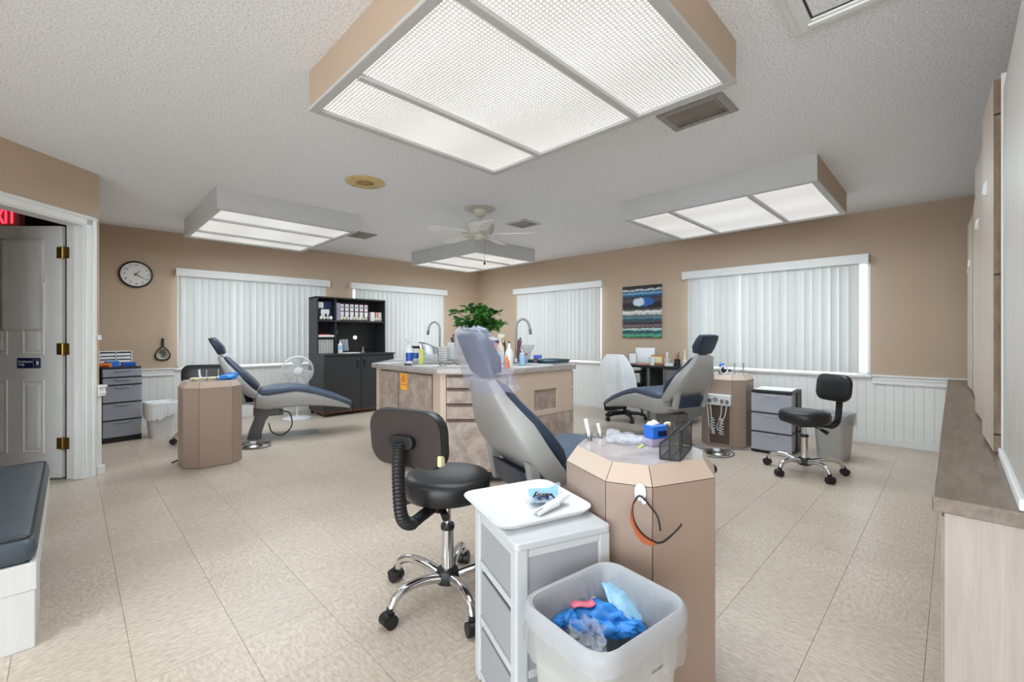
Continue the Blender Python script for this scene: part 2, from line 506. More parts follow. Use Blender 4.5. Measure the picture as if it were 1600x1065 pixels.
def bez(p, n=10):
    """smooth polyline through points (Catmull-Rom)"""
    p = [Vector(q) for q in p]
    q = [p[0]] + p + [p[-1]]
    out = []
    for i in range(1, len(q) - 2):
        for k in range(n):
            t = k / n
            out.append(0.5 * ((2 * q[i]) + (q[i + 1] - q[i - 1]) * t + (2 * q[i - 1] - 5 * q[i] + 4 * q[i + 1] - q[i + 2]) * t * t + (3 * q[i] - q[i - 1] - 3 * q[i + 1] + q[i + 2]) * t ** 3))
    out.append(p[-1]); return out
CAMZ = -math.pi / 4            # turn of an object squared to the line of sight

# ================================================================== THE ROOM
CEIL = 2.495
def line_hit(p, q, r, s):
    p, q, r, s = map(Vector, (p, q, r, s))
    d1, d2 = q - p, s - r
    k = ((r - p).x * d2.y - (r - p).y * d2.x) / (d1.x * d2.y - d1.y * d2.x)
    return p + d1 * k
LP, LQ = Vector((0.247, 7.198)), Vector((4.42, 6.99))
RP, RQ = Vector((5.98, 5.33)), Vector((6.095, -0.11))
CORNER = line_hit(LP, LQ, RP, RQ)
LANG = math.atan2(LQ.y - LP.y, LQ.x - LP.x)
RANG = math.atan2(RQ.y - RP.y, RQ.x - RP.x)
L0 = LP + (LP - LQ).normalized() * 0.15
LLEN = (CORNER - L0).length
RLEN = (RQ - CORNER).length + 0.55
def lu(x): return (x - L0.x) / math.cos(LANG)
def ru(y): return (CORNER.y - y) / -math.sin(RANG)
def on_left(u, off=0.0, z=0.0):
    return Vector((L0.x + math.cos(LANG) * u - math.sin(LANG) * off, L0.y + math.sin(LANG) * u + math.cos(LANG) * off, z))
def on_right(u, off=0.0, z=0.0):
    return Vector((CORNER.x + math.cos(RANG) * u - math.sin(RANG) * off, CORNER.y + math.sin(RANG) * u + math.cos(RANG) * off, z))

# floor: a bed, the nearest tiles one by one, the far rest joined
T = 0.3048
floor = struct(MB().box(-4.5, 6.35, -3.2, 7.45, -0.06, -0.004).done('floor', 'seam_brown', smooth=0))
tile0 = None
cand = []
i0, i1 = -17, 21
for i in range(i0, i1):
    for j in range(-12, 25):
        x = 0.46 + T * i + T / 2; y = 0.376 + T * j + T / 2
        if x > 6.2 or y > 7.3 or x < -4.4 or y < -3.1: continue
        X, d = (x - y) / S2, (x + y) / S2
        if d < 0.9: 
            cand.append((9e3, x, y)); continue
        px, py = 800 + FPX * X / d, HORIZON + FPX * EYE / d
        vis = -60 < px < 1520 and py < 1120
        cand.append(((d if vis else 1e3 + d), x, y))
cand.sort()
far = MB()
for k, (d, x, y) in enumerate(cand):
    if k < 300 and d < 900:
        if tile0 is None:
            h = T / 2 - 0.0005
            tile0 = MB().box(-h, h, -h, h, -0.004, 0.0).done('tile', 'vinyl_tile', floor, (x, y, 0), smooth=0, bevel=0.0006, seg=1)
        else:
            share(tile0, floor, (x, y, 0))
    else:
        h = T / 2 - 0.0005
        far.box(x - h, x + h, y - h, y + h, -0.004, 0.0)
ft = far.done('distant_tiles', 'vinyl_tile', floor, smooth=0); ft['kind'] = 'stuff'

ceiling = struct(MB().box(-4.5, 6.35, -3.2, 7.45, CEIL, CEIL + 0.1).done('ceiling', 'popcorn', smooth=0))

def wall(name, origin, ang, length, holes, m='tan_paint'):
    b = MB(); u = 0.0
    for (u0, u1, z0, z1) in holes:
        b.box(u, u0, 0, 0.12, 0, CEIL); b.box(u0, u1, 0, 0.12, 0, z0); b.box(u0, u1, 0, 0.12, z1, CEIL); u = u1
    b.box(u, length, 0, 0.12, 0, CEIL)
    return struct(b.done(name, m, loc=(origin[0], origin[1], 0), rz=ang, smooth=0))
W1 = (lu(0.985), lu(2.86), 0.735, 1.955)
W2 = (lu(3.30), lu(5.05), 0.735, 1.955)
W3 = (ru(5.78), ru(3.98), 0.735, 1.955)
W4 = (ru(2.57), ru(0.632), 0.735, 1.955)
wall_left = wall('wall_left', L0, LANG, LLEN + 0.12, (W1, W2))
wall_right = wall('wall_right', CORNER, RANG, RLEN, (W3, W4))
plank0 = {}
def planks(w, length, holes):
    p = 0.0762; n = int(length / p)
    for k in range(n):
        u = (k + 0.5) * p
        under = any(h[0] - 0.03 < u < h[1] + 0.03 for h in holes)
        key = under
        zt = 0.705 if under else 0.655
        if key not in plank0:
            a = p / 2 - 0.0005
            plank0[key] = MB().box(-a, a, -0.011, 0.0, 0.06, zt).done('plank', 'white_paint', w, (u, 0, 0), smooth=0, bevel=0.0022, seg=1)
        else: share(plank0[key], w, (u, 0, 0))
planks(wall_left, LLEN, (W1, W2))
planks(wall_right, RLEN, (W3, W4))
def rail(n, loc, ang, u0, u1):
    b = MB().box(u0, u1, -0.022, 0, 0.655, 0.725).box(u0, u1, -0.036, 0, 0.722, 0.740).box(u0, u1, -0.030, 0, 0.645, 0.662).box(u0, u1, -0.027, 0, 0.69, 0.70)
    return struct(b.done('trim_%d' % n, 'white_trim', loc=(loc[0], loc[1], 0), rz=ang, smooth=0, bevel=0.003))
rail(1, L0, LANG, 0.15, W1[0] - 0.03); rail(2, L0, LANG, W1[1] + 0.03, W2[0] - 0.03); rail(3, L0, LANG, W2[1] + 0.03, LLEN)
rail(4, CORNER, RANG, 0.0, W3[0] - 0.03); rail(5, CORNER, RANG, W3[1] + 0.03, W4[0] - 0.03); rail(6, CORNER, RANG, W4[1] + 0.015, RLEN)
def baseboard(name, loc, ang, u1):
    return struct(MB().box(0, u1, -0.016, 0, 0, 0.052).box(0, u1, -0.012, 0, 0.05, 0.068).done(name, 'white_trim', loc=(loc[0], loc[1], 0), rz=ang, smooth=0, bevel=0.003))
baseboard('baseboard_left', L0, LANG, LLEN); baseboard('baseboard_right', CORNER, RANG, RLEN)

# windows with frames, panes and sills
def window(n, loc, ang, W, mull):
    u0, u1, z0, z1 = W
    w = frame_of('window_%d' % n, (loc[0], loc[1], 0), ang)
    t = 0.028
    f = MB().box(u0, u0 + t, 0.0, 0.11, z0, z1).box(u1 - t, u1, 0.0, 0.11, z0, z1).box(u0, u1, 0.0, 0.11, z1 - t, z1).box(u0, u1, 0.0, 0.11, z0, z0 + t)
    for k in range(1, mull + 1):
        m = u0 + (u1 - u0) * k / (mull + 1); f.box(m - 0.02, m + 0.02, 0.05, 0.09, z0, z1)
    f.done('frame', 'white_trim', w, smooth=0, bevel=0.003)
    MB().box(u0 - 0.03, u1 + 0.012, -0.045, 0.02, z0 - 0.03, z0 - 0.002).done('sill', 'white_trim', w, smooth=0, bevel=0.005)
    for k in range(mull + 1):
        a = u0 + (u1 - u0) * k / (mull + 1); b = u0 + (u1 - u0) * (k + 1) / (mull + 1)
        MB().box(a + 0.02, b - 0.02, 0.066, 0.072, z0 + 0.02, z1 - 0.02).done('pane', 'window_pane', w, smooth=0)
window(1, L0, LANG, W1, 1); window(2, L0, LANG, W2, 1); window(3, CORNER, RANG, W3, 1); window(4, CORNER, RANG, W4, 1)

# the wall carrying the cupboards, behind them
struct(MB().box(1.2, 6.3, -0.66, -0.56, 0, CEIL).done('wall_front', 'tan_paint', smooth=0))
struct(MB().box(-2.3, 1.2, -3.3, -3.2, 0, CEIL).box(1.2, 1.3, -3.3, -0.66, 0, CEIL).done('wall_back', 'tan_paint', smooth=0))
# short wall leaving the end of the doorway wall
struct(MB().box(0.02, 0.16, 5.05, 7.35, 0, CEIL).done('wall_side', 'tan_paint', smooth=0))
# doorway wall, running straight along the line of sight
WCX = -3.45
wc = struct(MB().box(WCX - 0.13, WCX, 3.57, 3.69, 0, CEIL).box(WCX - 0.13, WCX, 2.72, 3.57, 2.05, CEIL).box(WCX - 0.13, WCX, 0.4, 2.72, 0, CEIL)
            .done('wall_corner', 'tan_paint', rz=CAMZ, smooth=0))
c = MB()
for d0, d1 in ((3.568, 3.657), (2.633, 2.722)):
    c.box(WCX, WCX + 0.014, d0, d1, 0, 2.115)
    c.box(WCX, WCX + 0.022, d0 + (0.05 if d0 > 3 else 0.012), d0 + (0.077 if d0 > 3 else 0.039), 0, 2.115)
c.box(WCX, WCX + 0.014, 2.633, 3.657, 2.05, 2.128).box(WCX, WCX + 0.022, 2.633, 3.657, 2.098, 2.118)
c.box(WCX - 0.135, WCX + 0.004, 3.552, 3.57, 0, 2.05).box(WCX - 0.135, WCX + 0.004, 2.72, 2.738, 0, 2.05).box(WCX - 0.135, WCX + 0.004, 2.72, 3.57, 2.04, 2.058)
c.box(WCX - 0.075, WCX - 0.05, 3.54, 3.555, 0, 2.05)
struct(c.done('trim_7', 'white_trim', rz=CAMZ, smooth=0, bevel=0.004))
struct(MB().box(WCX - 0.08, WCX + 0.03, 3.658, 3.72, 0.65, 0.738).box(WCX - 0.08, WCX + 0.038, 3.658, 3.728, 0.722, 0.742).box(WCX - 0.08, WCX + 0.034, 3.658, 3.724, 0.672, 0.684)
       .box(WCX - 0.08, WCX + 0.012, 3.658, 3.702, 0.0, 0.65).box(WCX - 0.08, WCX + 0.028, 3.658, 3.718, 0.0, 0.075).done('trim_8', 'white_trim', rz=CAMZ, smooth=0, bevel=0.004))
# the passage behind the doorway
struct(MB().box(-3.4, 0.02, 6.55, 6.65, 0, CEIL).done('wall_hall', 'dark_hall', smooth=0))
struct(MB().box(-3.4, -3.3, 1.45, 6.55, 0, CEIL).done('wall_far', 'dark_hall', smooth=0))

# the door, swung into the passage
hx = WCX - 0.167; dd = 3.545
door = frame_of('door_1', (0, 0, 0), CAMZ)
MB().box(hx - 0.80, hx, dd, dd + 0.035, 0.012, 2.035).done('door_leaf', 'white_paint', door, smooth=0, bevel=0.003)
for (x0, x1) in ((-0.315, -0.135), (-0.64, -0.43)):
    for (z0, z1) in ((0.21, 0.80), (1.0, 1.58), (1.70, 1.92)):
        a0, a1 = hx + x0, hx + x1
        def rg(i_, y): return [(a0 + i_, y, z0 + i_), (a1 - i_, y, z0 + i_), (a1 - i_, y, z1 - i_), (a0 + i_, y, z1 - i_)]
        b = MB().rings([rg(0, dd + 0.001), rg(0.004, dd - 0.006), rg(0.012, dd - 0.007), rg(0.022, dd - 0.0015), rg(0.030, dd - 0.0015), rg(0.05, dd - 0.006)])
        b.done('door_panel', 'white_paint', door, smooth=0)
for z in (0.29, 1.047, 1.82):
    b = MB().box(hx - 0.035, hx + 0.004, dd - 0.004, dd + 0.001, z - 0.046, z + 0.046).box(hx + 0.028, hx + 0.062, dd - 0.004, dd + 0.001, z - 0.046, z + 0.046)
    b.tube([(hx + 0.016, dd - 0.006, z - 0.05), (hx + 0.016, dd - 0.006, z + 0.05)], 0.011, 10)
    b.done('hinge', 'brass', door, smooth=30)
# blank sheet taped to the door, sign under it
t = MB()
def sheet(u, v):
    x = hx - 0.485 + u * 0.355; z = 1.19 + v * 0.745
    y = dd - 0.006 - 0.008 * max(0, mnoise.noise(Vector((u * 5, v * 6, 1)))) - (0.012 if u > 0.93 and v < 0.6 else 0)
    return (x + (0.006 * mnoise.noise(Vector((0, v * 9, 3))) if u == 1 else 0), y, z + (0.006 * mnoise.noise(Vector((u * 9, 0, 7))) if v in (0, 1) else 0))
s = MB().grid(sheet, 14, 20).done('paper_sheet', 'paper', loc=(0, 0, 0), rz=CAMZ, smooth=60, thick=0.0006)
tag(s, 'large blank white paper sheet taped to the open door', 'poster')
ps = thing('door_sign', 'small navy plate on the white door reading Employees Only', 'sign', room(hx - 0.255, dd - 0.004, 0.935), CAMZ)
MB().prism(rrect(0.092, 0.041, 0.01), 0, 0.006, M=Matrix.Rotation(R(90), 4, 'X')).done('plate', 'navy', ps, smooth=0)
words('lettering', 'Employees\nOnly', 0.027, 'paper', ps, (-0.083, -0.0068, 0.0), (R(90), 0, 0), align='LEFT')
MB().box(0.04, 0.041, -0.0068, -0.006, -0.03, 0.03).box(0.083, 0.084, -0.0068, -0.006, -0.03, 0.03).box(0.04, 0.084, -0.0068, -0.006, -0.031, -0.030).box(0.04, 0.084, -0.0068, -0.006, 0.030, 0.031).tube([(0.06 + 0.016 * math.sin(a), -0.0066, 0.016 * math.cos(a)) for a in (0, .6, 1.2, 1.8, 2.4, 3.1)], [0.002, .005, .007, .007, .005, .002], 6).done('emblem', 'paper', ps, smooth=0)
# exit sign and oval plate in the passage
e = thing('exit_sign', 'lit red EXIT sign glimpsed above the open white door', 'sign', room(-4.76, 4.15, 2.165), CAMZ)
MB().box(-0.17, 0.13, 0, 0.05, 0, 0.205).done('housing', 'salmon', e, smooth=0, bevel=0.006)
words('lettering', 'EXIT', 0.20, 'exit_red', e, (-0.035, -0.003, 0.105), (R(90), 0, 0), 0.002, sx=0.66)
MB().box(-0.02, 0.02, 0.015, 0.035, 0.205, CEIL - 2.18).done('stem', 'dark_grey_metal', e, smooth=0)
p = room(-4.95, 4.45, 2.31)
o = MB().prism([(0.05 * math.cos(a / 12 * math.pi), 0.03 * math.sin(a / 12 * math.pi)) for a in range(24)], -0.004, 0.004, M=Matrix.Rotation(R(90), 4, 'X')).done('oval_plaque', 'printed_grey', loc=(-0.66, 6.545, 2.34), rz=0, smooth=0)
tag(o, 'small grey oval plaque on the dark passage wall above the door', 'plaque')

# ------------------------------------------------------------------ light boxes on the ceiling
def light_box(x0, x1, y0, y1, label, sides):
    zb = 2.305
    cx, cy = (x0 + x1) / 2, (y0 + y1) / 2
    t = thing('ceiling_light_box', label, 'ceiling light', (cx, cy, zb), 0, 'boxed fluorescent ceiling lights')
    hx_, hy_ = (x1 - x0) / 2, (y1 - y0) / 2
    H = CEIL - zb
    th = 0.018
    for key, (a, b_, c_, d_) in dict(l=(-hx_, -hx_ + th, -hy_, hy_), r=(hx_ - th, hx_, -hy_, hy_), f=(-hx_ + th, hx_ - th, -hy_, -hy_ + th), b=(-hx_ + th, hx_ - th, hy_ - th, hy_)).items():
        MB().box(a, b_, c_, d_, 0.004, H).done('side_board', sides.get(key, 'grey_box_paint'), t, smooth=0)
    w = 0.042
    MB().box(-hx_ - 0.004, -hx_ + w, -hy_ - 0.004, hy_ + 0.004, -0.010, 0.008).box(hx_ - w, hx_ + 0.004, -hy_ - 0.004, hy_ + 0.004, -0.010, 0.008) \
        .box(-hx_ + w, hx_ - w, -hy_ - 0.004, -hy_ + w, -0.010, 0.008).box(-hx_ + w, hx_ - w, hy_ - w, hy_ + 0.004, -0.010, 0.008).done('rim', 'grey_box_paint', t, smooth=0, bevel=0.004)
    bars = [-hy_ + 2 * hy_ * 0.296, -hy_ + 2 * hy_ * 0.717]
    for yb in bars:
        MB().box(-hx_ + w, hx_ - w, yb - 0.018, yb + 0.018, -0.016, 0.012).done('divider', 'grey_box_paint', t, smooth=0, bevel=0.003)
    ld = bpy.data.lights.new('tubes', 'AREA')
    ld.shape = 'RECTANGLE'; ld.size = 2 * (hx_ - w); ld.size_y = 2 * (hy_ - w); ld.energy = WATTS; ld.color = (0.80, 0.92, 1.0)
    lo = bpy.data.objects.new('tubes', ld); col.objects.link(lo); lo.parent = t; lo.location = (0, 0, -0.018)
    edges = [-hy_ + w] + [v for yb in bars for v in (yb - 0.016, yb + 0.016)] + [hy_ - w]
    for k in range(3):
        MB().box(-hx_ + w, hx_ - w, edges[2 * k], edges[2 * k + 1], 0.004, 0.008).done('diffuser', 'prism_diffuser', t, smooth=0)
    return t
TAN = 'tan_paint'
light_box(-2.17, -0.89, 0.70, 2.32, 'added unseen ceiling light box behind the bench, brightening the open door', {})  # extra box out of view, added to brighten the door
light_box(0.86, 2.14, 0.70, 2.32, 'largest ceiling light box in view, tan sides, straight overhead', dict(l=TAN, r=TAN, f=TAN, b=TAN))
light_box(0.93, 2.235, 4.675, 6.29, 'white ceiling light box near the wall clock', {})
light_box(3.885, 5.16, 0.71, 2.31, 'ceiling light box with one tan end above the big right window', dict(f=TAN))
light_box(3.90, 5.10, 4.595, 6.20, 'white ceiling light box in the room corner behind the fan', {})

# ------------------------------------------------------------------ vents, speaker, hatch, fan
def vent(x0, x1, y0, y1, n, label, m, blade, tilt=35, rim=0.04):
    cx, cy = (x0 + x1) / 2, (y0 + y1) / 2; hx_, hy_ = (x1 - x0) / 2, (y1 - y0) / 2
    t = thing('ceiling_vent', label, 'vent', (cx, cy, CEIL), 0, 'ceiling air vents')
    MB().box(-hx_, hx_, -hy_, -hy_ + rim, -0.012, 0).box(-hx_, hx_, hy_ - rim, hy_, -0.012, 0).box(-hx_, -hx_ + rim, -hy_ + rim, hy_ - rim, -0.012, 0).box(hx_ - rim, hx_, -hy_ + rim, hy_ - rim, -0.012, 0).done('frame', m, t, smooth=0, bevel=0.003)
    MB().box(-hx_ + rim, hx_ - rim, -hy_ + rim, hy_ - rim, -0.002, -0.0005).done('duct_opening', 'black_void', t, smooth=0)
    s0 = None; L_ = 2 * (hy_ - rim)
    for k in range(n):
        y = -hy_ + rim + L_ * (k + 0.5) / n
        if s0 is None:
            s0 = MB().grid(lambda u, v: (-hx_ + rim + u * 2 * (hx_ - rim), (v - 0.5) * L_ / n * 0.66, -0.004 - 0.010 * v + 0.004 * math.sin(math.pi * v)), 1, 4).done('louvre', blade, t, (0, y, 0), smooth=60, thick=0.001)
        else: share(s0, t, (0, y, 0))
vent(2.53, 2.80, 0.90, 1.285, 12, 'grey ceiling vent with dark louvres beside the big tan light box', 'vent_grey', 'vent_dark')
vent(2.61, 2.875, 5.40, 5.735, 10, 'dark ceiling vent beside the white light box near the clock', 'vent_grey', 'vent_dark', rim=0.025)
vent(3.68, 3.97, 3.47, 3.79, 9, 'white ceiling vent beside the ceiling fan', 'grey_box_paint', 'vent_grey', rim=0.03)
sp = thing('ceiling_speaker', 'round yellowed speaker grille in the popcorn ceiling', 'speaker', (1.82, 3.63, CEIL))
MB().lathe([(0.165, 0), (0.168, -0.006), (0.155, -0.012), (0.085, -0.014), (0.08, -0.008), (0.001, -0.010)], 32, cap0=False).done('grille_ring', 'speaker_cream', sp, smooth=40)
g = MB()
for r in (0.02, 0.035, 0.05, 0.065): 
    for k in range(int(r * 360)):
        a = 2 * math.pi * k / int(r * 360); g.cbox((r * math.cos(a), r * math.sin(a), -0.0115), (0.006, 0.006, 0.003))
g.done('perforation', 'wood_brown', sp, smooth=0)['kind'] = 'stuff'
for k in range(4):
    a = R(20 + 90 * k); MB().ball((0.145 * math.cos(a), 0.145 * math.sin(a), -0.013), 0.005, 8).done('screw', 'brass', sp)
ht = thing('ceiling_hatch', 'white framed access hatch in the ceiling', 'hatch', (1.93, 0.15, CEIL))
h = 0.35
b = MB()
for (a0, a1, c0, c1) in ((-h, h, h - 0.075, h), (-h, h, -h, -h + 0.075), (-h, -h + 0.075, -h + 0.075, h - 0.075), (h - 0.075, h, -h + 0.075, h - 0.075)): b.box(a0, a1, c0, c1, -0.018, 0)
for (a0, a1, c0, c1) in ((-h + .02, h - .02, h - 0.06, h - .03), (h - 0.06, h - .03, -h + 0.06, h - 0.06)): b.box(a0, a1, c0, c1, -0.026, 0)
b.done('frame', 'white_trim', ht, smooth=0, bevel=0.004)
MB().box(-h + 0.08, h - 0.08, -h + 0.08, h - 0.08, -0.008, 0.0).done('panel', 'popcorn', ht, smooth=0)
b = MB()
for (a0, a1, c0, c1) in ((-h + .075, h - .075, h - 0.083, h - .075), (h - 0.083, h - .075, -h + 0.075, h - 0.075)): b.box(a0, a1, c0, c1, -0.010, 0)
b.done('gasket', 'black_plastic', ht, smooth=0)

fan = thing('ceiling_fan', 'cream ceiling fan with pull chain in the middle of the room', 'ceiling fan', (3.06, 3.54, 0))
MB().lathe([(0.16, CEIL), (0.165, CEIL - 0.008), (0.13, CEIL - 0.014), (0.10, CEIL - 0.012), (0.075, CEIL - 0.018)], 32).done('medallion', 'fan_cream', fan)
MB().lathe([(0.07, CEIL - 0.015), (0.072, CEIL - 0.03), (0.05, CEIL - 0.075), (0.028, CEIL - 0.09)], 24).done('canopy', 'fan_cream', fan)
MB().tube([(0, 0, CEIL - 0.09), (0, 0, 2.35)], 0.013, 12).done('downrod', 'fan_cream', fan)
MB().lathe([(0.02, 2.352), (0.13, 2.345), (0.148, 2.33), (0.15, 2.275), (0.142, 2.265), (0.13, 2.235), (0.10, 2.215), (0.05, 2.212)], 32).done('motor_housing', 'fan_cream', fan)
MB().lathe([(0.062, 2.213), (0.064, 2.185), (0.05, 2.18), (0.05, 2.165), (0.001, 2.16)], 24, cap1=False).done('switch_housing', 'fan_cream', fan)
bl = None
for k in range(5):
    a = R(72 * k + 21)
    if bl is None:
        bl = MB().prism([(0.16, -0.045), (0.50, -0.062), (0.56, -0.05), (0.58, 0), (0.56, 0.05), (0.50, 0.062), (0.16, 0.045)], -0.003, 0.003, M=Matrix.Translation((0, 0, 2.225)) @ Matrix.Rotation(R(12), 4, 'X')).done('blade', 'white_paint', fan, rz=a, smooth=0)
        ir = MB().prism([(0.08, -0.012), (0.2, -0.03), (0.2, 0.03), (0.08, 0.012)], -0.002, 0.003, M=Matrix.Translation((0, 0, 2.219)) @ Matrix.Rotation(R(8), 4, 'X')).done('blade_iron', 'fan_cream', fan, rz=a, smooth=0)
    else:
        share(bl, fan, (0, 0, 0), a); share(ir, fan, (0, 0, 0), a)
MB().tube([(0.03, -0.04, 2.18), (0.03, -0.04, 1.93)], 0.002, 6).done('pull_chain', 'brass', fan)
MB().ball((0.03, -0.04, 1.918), 0.012, 10, 1.4).done('pull_knob', 'black_plastic', fan)

# ------------------------------------------------------------------ vertical blinds
slat0 = None
def blind(fn, ang, u0, u1, v0, v1, label, jitter, seed, end_gap=0.0, wand=None, tilt=8):
    """slats over u0..u1, valance over v0..v1"""
    global slat0
    r_ = random.Random(seed)
    o = fn(0, 0)
    t = thing('vertical_blind', label, 'blind', (o.x, o.y, 0), ang, 'white vertical blinds')
    v = MB().box(v0, v1, -0.10, -0.092, 1.93, 2.03).box(v0, v0 + 0.006, -0.092, -0.002, 1.93, 2.03).box(v1 - 0.006, v1, -0.092, -0.002, 1.93, 2.03).box(v0, v1, -0.10, -0.002, 2.024, 2.03)
    v.done('valance', 'white_trim', t, smooth=0, bevel=0.003)
    MB().box(v0 + 0.02, v1 - 0.02, -0.07, -0.03, 1.955, 1.99).done('headrail', 'white_trim', t, smooth=0)
    n = round((u1 - end_gap - u0) / 0.0825); p = (u1 - end_gap - u0) / n
    for k in range(n):
        u = u0 + (k + 0.5) * p + r_.uniform(-jitter, jitter)
        rz = R(tilt) + r_.uniform(-1, 1) * R(4 + 700 * jitter)
        if slat0 is None:
            w = 0.047
            slat0 = MB().grid(lambda a, b: ((a - 0.5) * 2 * w, 0.006 * math.cos((a - 0.5) * math.pi), 0.752 + b * 1.203), 4, 1).done('slat', 'blind_vinyl', t, (u, -0.05, 0), rz, smooth=60)
        else: share(slat0, t, (u, -0.05, 0), rz)
    if wand is not None:
        MB().tube([(wand, -0.085, 1.93), (wand, -0.085, 1.10)], 0.004, 6).done('wand', 'grey_cloth', t)
blind(on_left, LANG, W1[0] + 0.01, W1[1] - 0.005, lu(0.965), lu(2.91), 'white vertical blind on the window between clock and black hutch', 0.002, 1, wand=W1[0] + 0.03)
blind(on_left, LANG, W2[0] + 0.035, W2[1], lu(3.255), lu(5.115), 'white vertical blind partly behind the black hutch', 0.0005, 2, tilt=-10)
blind(on_right, RANG, W3[0], W3[1], ru(5.85), ru(3.925), 'white vertical blind left of the abstract painting', 0.004, 3)
blind(on_right, RANG, W4[0], W4[1] - 0.02, ru(2.645), ru(0.64), 'white vertical blind of the widest window, right of the painting', 0.0055, 4, end_gap=0.075, wand=W4[0] + 0.05)

# ------------------------------------------------------------------ wall pieces
p = on_left(lu(0.575), -0.02, 1.915)
ck = thing('wall_clock', 'round black-rimmed wall clock with italic numerals', 'clock', p, LANG)
RX = Matrix.Rotation(R(90), 4, 'X')
MB().lathe([(0.150, -0.018), (0.163, -0.012), (0.166, 0.0), (0.158, 0.014), (0.148, 0.016), (0.145, 0.004)], 40, M=RX, cap0=True, cap1=False).done('rim', 'black_plastic', ck)
MB().lathe([(0.147, -0.004), (0.147, 0.003)], 40, M=RX).done('dial', 'paper', ck, smooth=0)
for k in range(1, 13):
    a = R(90 - 30 * k)
    words('numeral', str(k), 0.040, 'dark_hall', ck, (0.116 * math.cos(a), -0.0036, 0.116 * math.sin(a)), (R(90), 0, 0), shear=0.35)
def hand(deg, L_, w, y):
    a = R(90 - deg); c_, s_ = math.cos(a), math.sin(a)
    return MB().rings([[(-0.02 * c_ - w * s_, y, -0.02 * s_ + w * c_), (L_ * c_ - w * .5 * s_, y, L_ * s_ + w * .5 * c_), (L_ * c_ + w * .5 * s_, y, L_ * s_ - w * .5 * c_), (-0.02 * c_ + w * s_, y, -0.02 * s_ - w * c_)],
                       [(-0.02 * c_ - w * s_, y - .002, -0.02 * s_ + w * c_), (L_ * c_ - w * .5 * s_, y - .002, L_ * s_ + w * .5 * c_), (L_ * c_ + w * .5 * s_, y - .002, L_ * s_ - w * .5 * c_), (-0.02 * c_ + w * s_, y - .002, -0.02 * s_ - w * c_)]])
hand(40, 0.06, 0.0045, -0.006).done('hour_hand', 'black_plastic', ck, smooth=0)
hand(120, 0.10, 0.0035, -0.009).done('minute_hand', 'black_plastic', ck, smooth=0)
MB().lathe([(0.008, 0.004), (0.008, 0.012)], 12, M=RX).done('hub', 'black_plastic', ck)

p = on_left(lu(0.835), -0.012, 0.0)
mr_ = thing('hand_mirror', 'black-framed hand mirror hanging on the tan wall', 'mirror', p, LANG)
out = [(0.012, 1.02), (0.05, 0.985), (0.08, 0.925), (0.078, 0.875), (0.055, 0.846), (0.0, 0.838), (-0.055, 0.846), (-0.078, 0.875), (-0.08, 0.925), (-0.05, 0.985), (-0.012, 1.02)]
def scl(P, k, c=(0, 0.92)): return [(c[0] + (x - c[0]) * k, c[1] + (z - c[1]) * k) for x, z in P]
V = lambda P, y: [(x, y, z) for x, z in P]
MB().rings([V(out, 0.008), V(out, -0.008), V(scl(out, 0.82), -0.010), V(scl(out, 0.80), -0.002)], cap1=False).done('frame', 'black_plastic', mr_, smooth=30)
MB().rings([V(scl(out, 0.83), 0.0), V(scl(out, 0.83), -0.003)]).done('glass', 'mirror_glass', mr_, smooth=0)
MB().prism(rrect(0.014, 0.056, 0.012, cy=1.07), -0.008, 0.008, M=Matrix.Rotation(R(90), 4, 'X')).done('handle', 'black_plastic', mr_, smooth=30)

p = on_right(ru(3.588), -0.032, 1.128)
pc = MB().box(0, 0.618, 0.0, 0.028, 0, 0.772).done('painting', 'abstract_painting', loc=p, rz=RANG, smooth=0, bevel=0.002)
tag(pc, 'abstract striped canvas in dark, blue and teal on the right wall', 'painting')
o = MB().box(-0.01, 0.01, -0.012, 0, -0.02, 0.02).ball((0, -0.018, -0.012), 0.008).done('wall_hook', 'white_plastic', loc=room(-3.45 + 0.02, 3.665, 1.14), rz=R(45), smooth=40)
tag(o, 'tiny white hook on the wall edge beside the door frame', 'hook')

# ================================================================== ISLAND
def inset(P, d):
    n = len(P); out = []
    for i in range(n):
        a, b, c_ = Vector(P[i - 1]), Vector(P[i]), Vector(P[(i + 1) % n])
        d1, d2 = (b - a).normalized(), (c_ - b).normalized()
        n1, n2 = Vector((-d1.y, d1.x)), Vector((-d2.y, d2.x))
        out.append(tuple(line_hit(a + n1 * d, b + n1 * d, b + n2 * d, c_ + n2 * d)))
    return out
def facet(p, q):
    d = Vector(q) - Vector(p)
    return Matrix.Translation((p[0], p[1], 0)) @ Matrix.Rotation(math.atan2(d.y, d.x), 4, 'Z'), d.length
IC = (2.80, 3.35)
ISL = [(1.985, 3.836), (1.985, 2.795), (2.401, 2.379), (3.187, 2.379), (3.70, 2.89), (3.70, 3.836), (3.187, 4.35), (2.5, 4.35)]
ISL = [(x - IC[0], y - IC[1]) for x, y in ISL]
isl = thing('island_cabinet', 'eight-sided tan cabinet island with mottled drawers mid-room', 'cabinet', (IC[0], IC[1], 0))
body = inset(ISL, 0.04)
MB().prism(inset(ISL, 0.13), 0, 0.105).done('toe_kick', 'black_plastic', isl, smooth=0)
MB().prism(body, 0.10, 0.862).done('body', 'island_tan', isl, smooth=0, bevel=0.003)
MB().prism(ISL, 0.86, 0.90).done('countertop', 'mottled_top', isl, smooth=0, bevel=0.004)
ML, _ = facet(body[0], body[1])
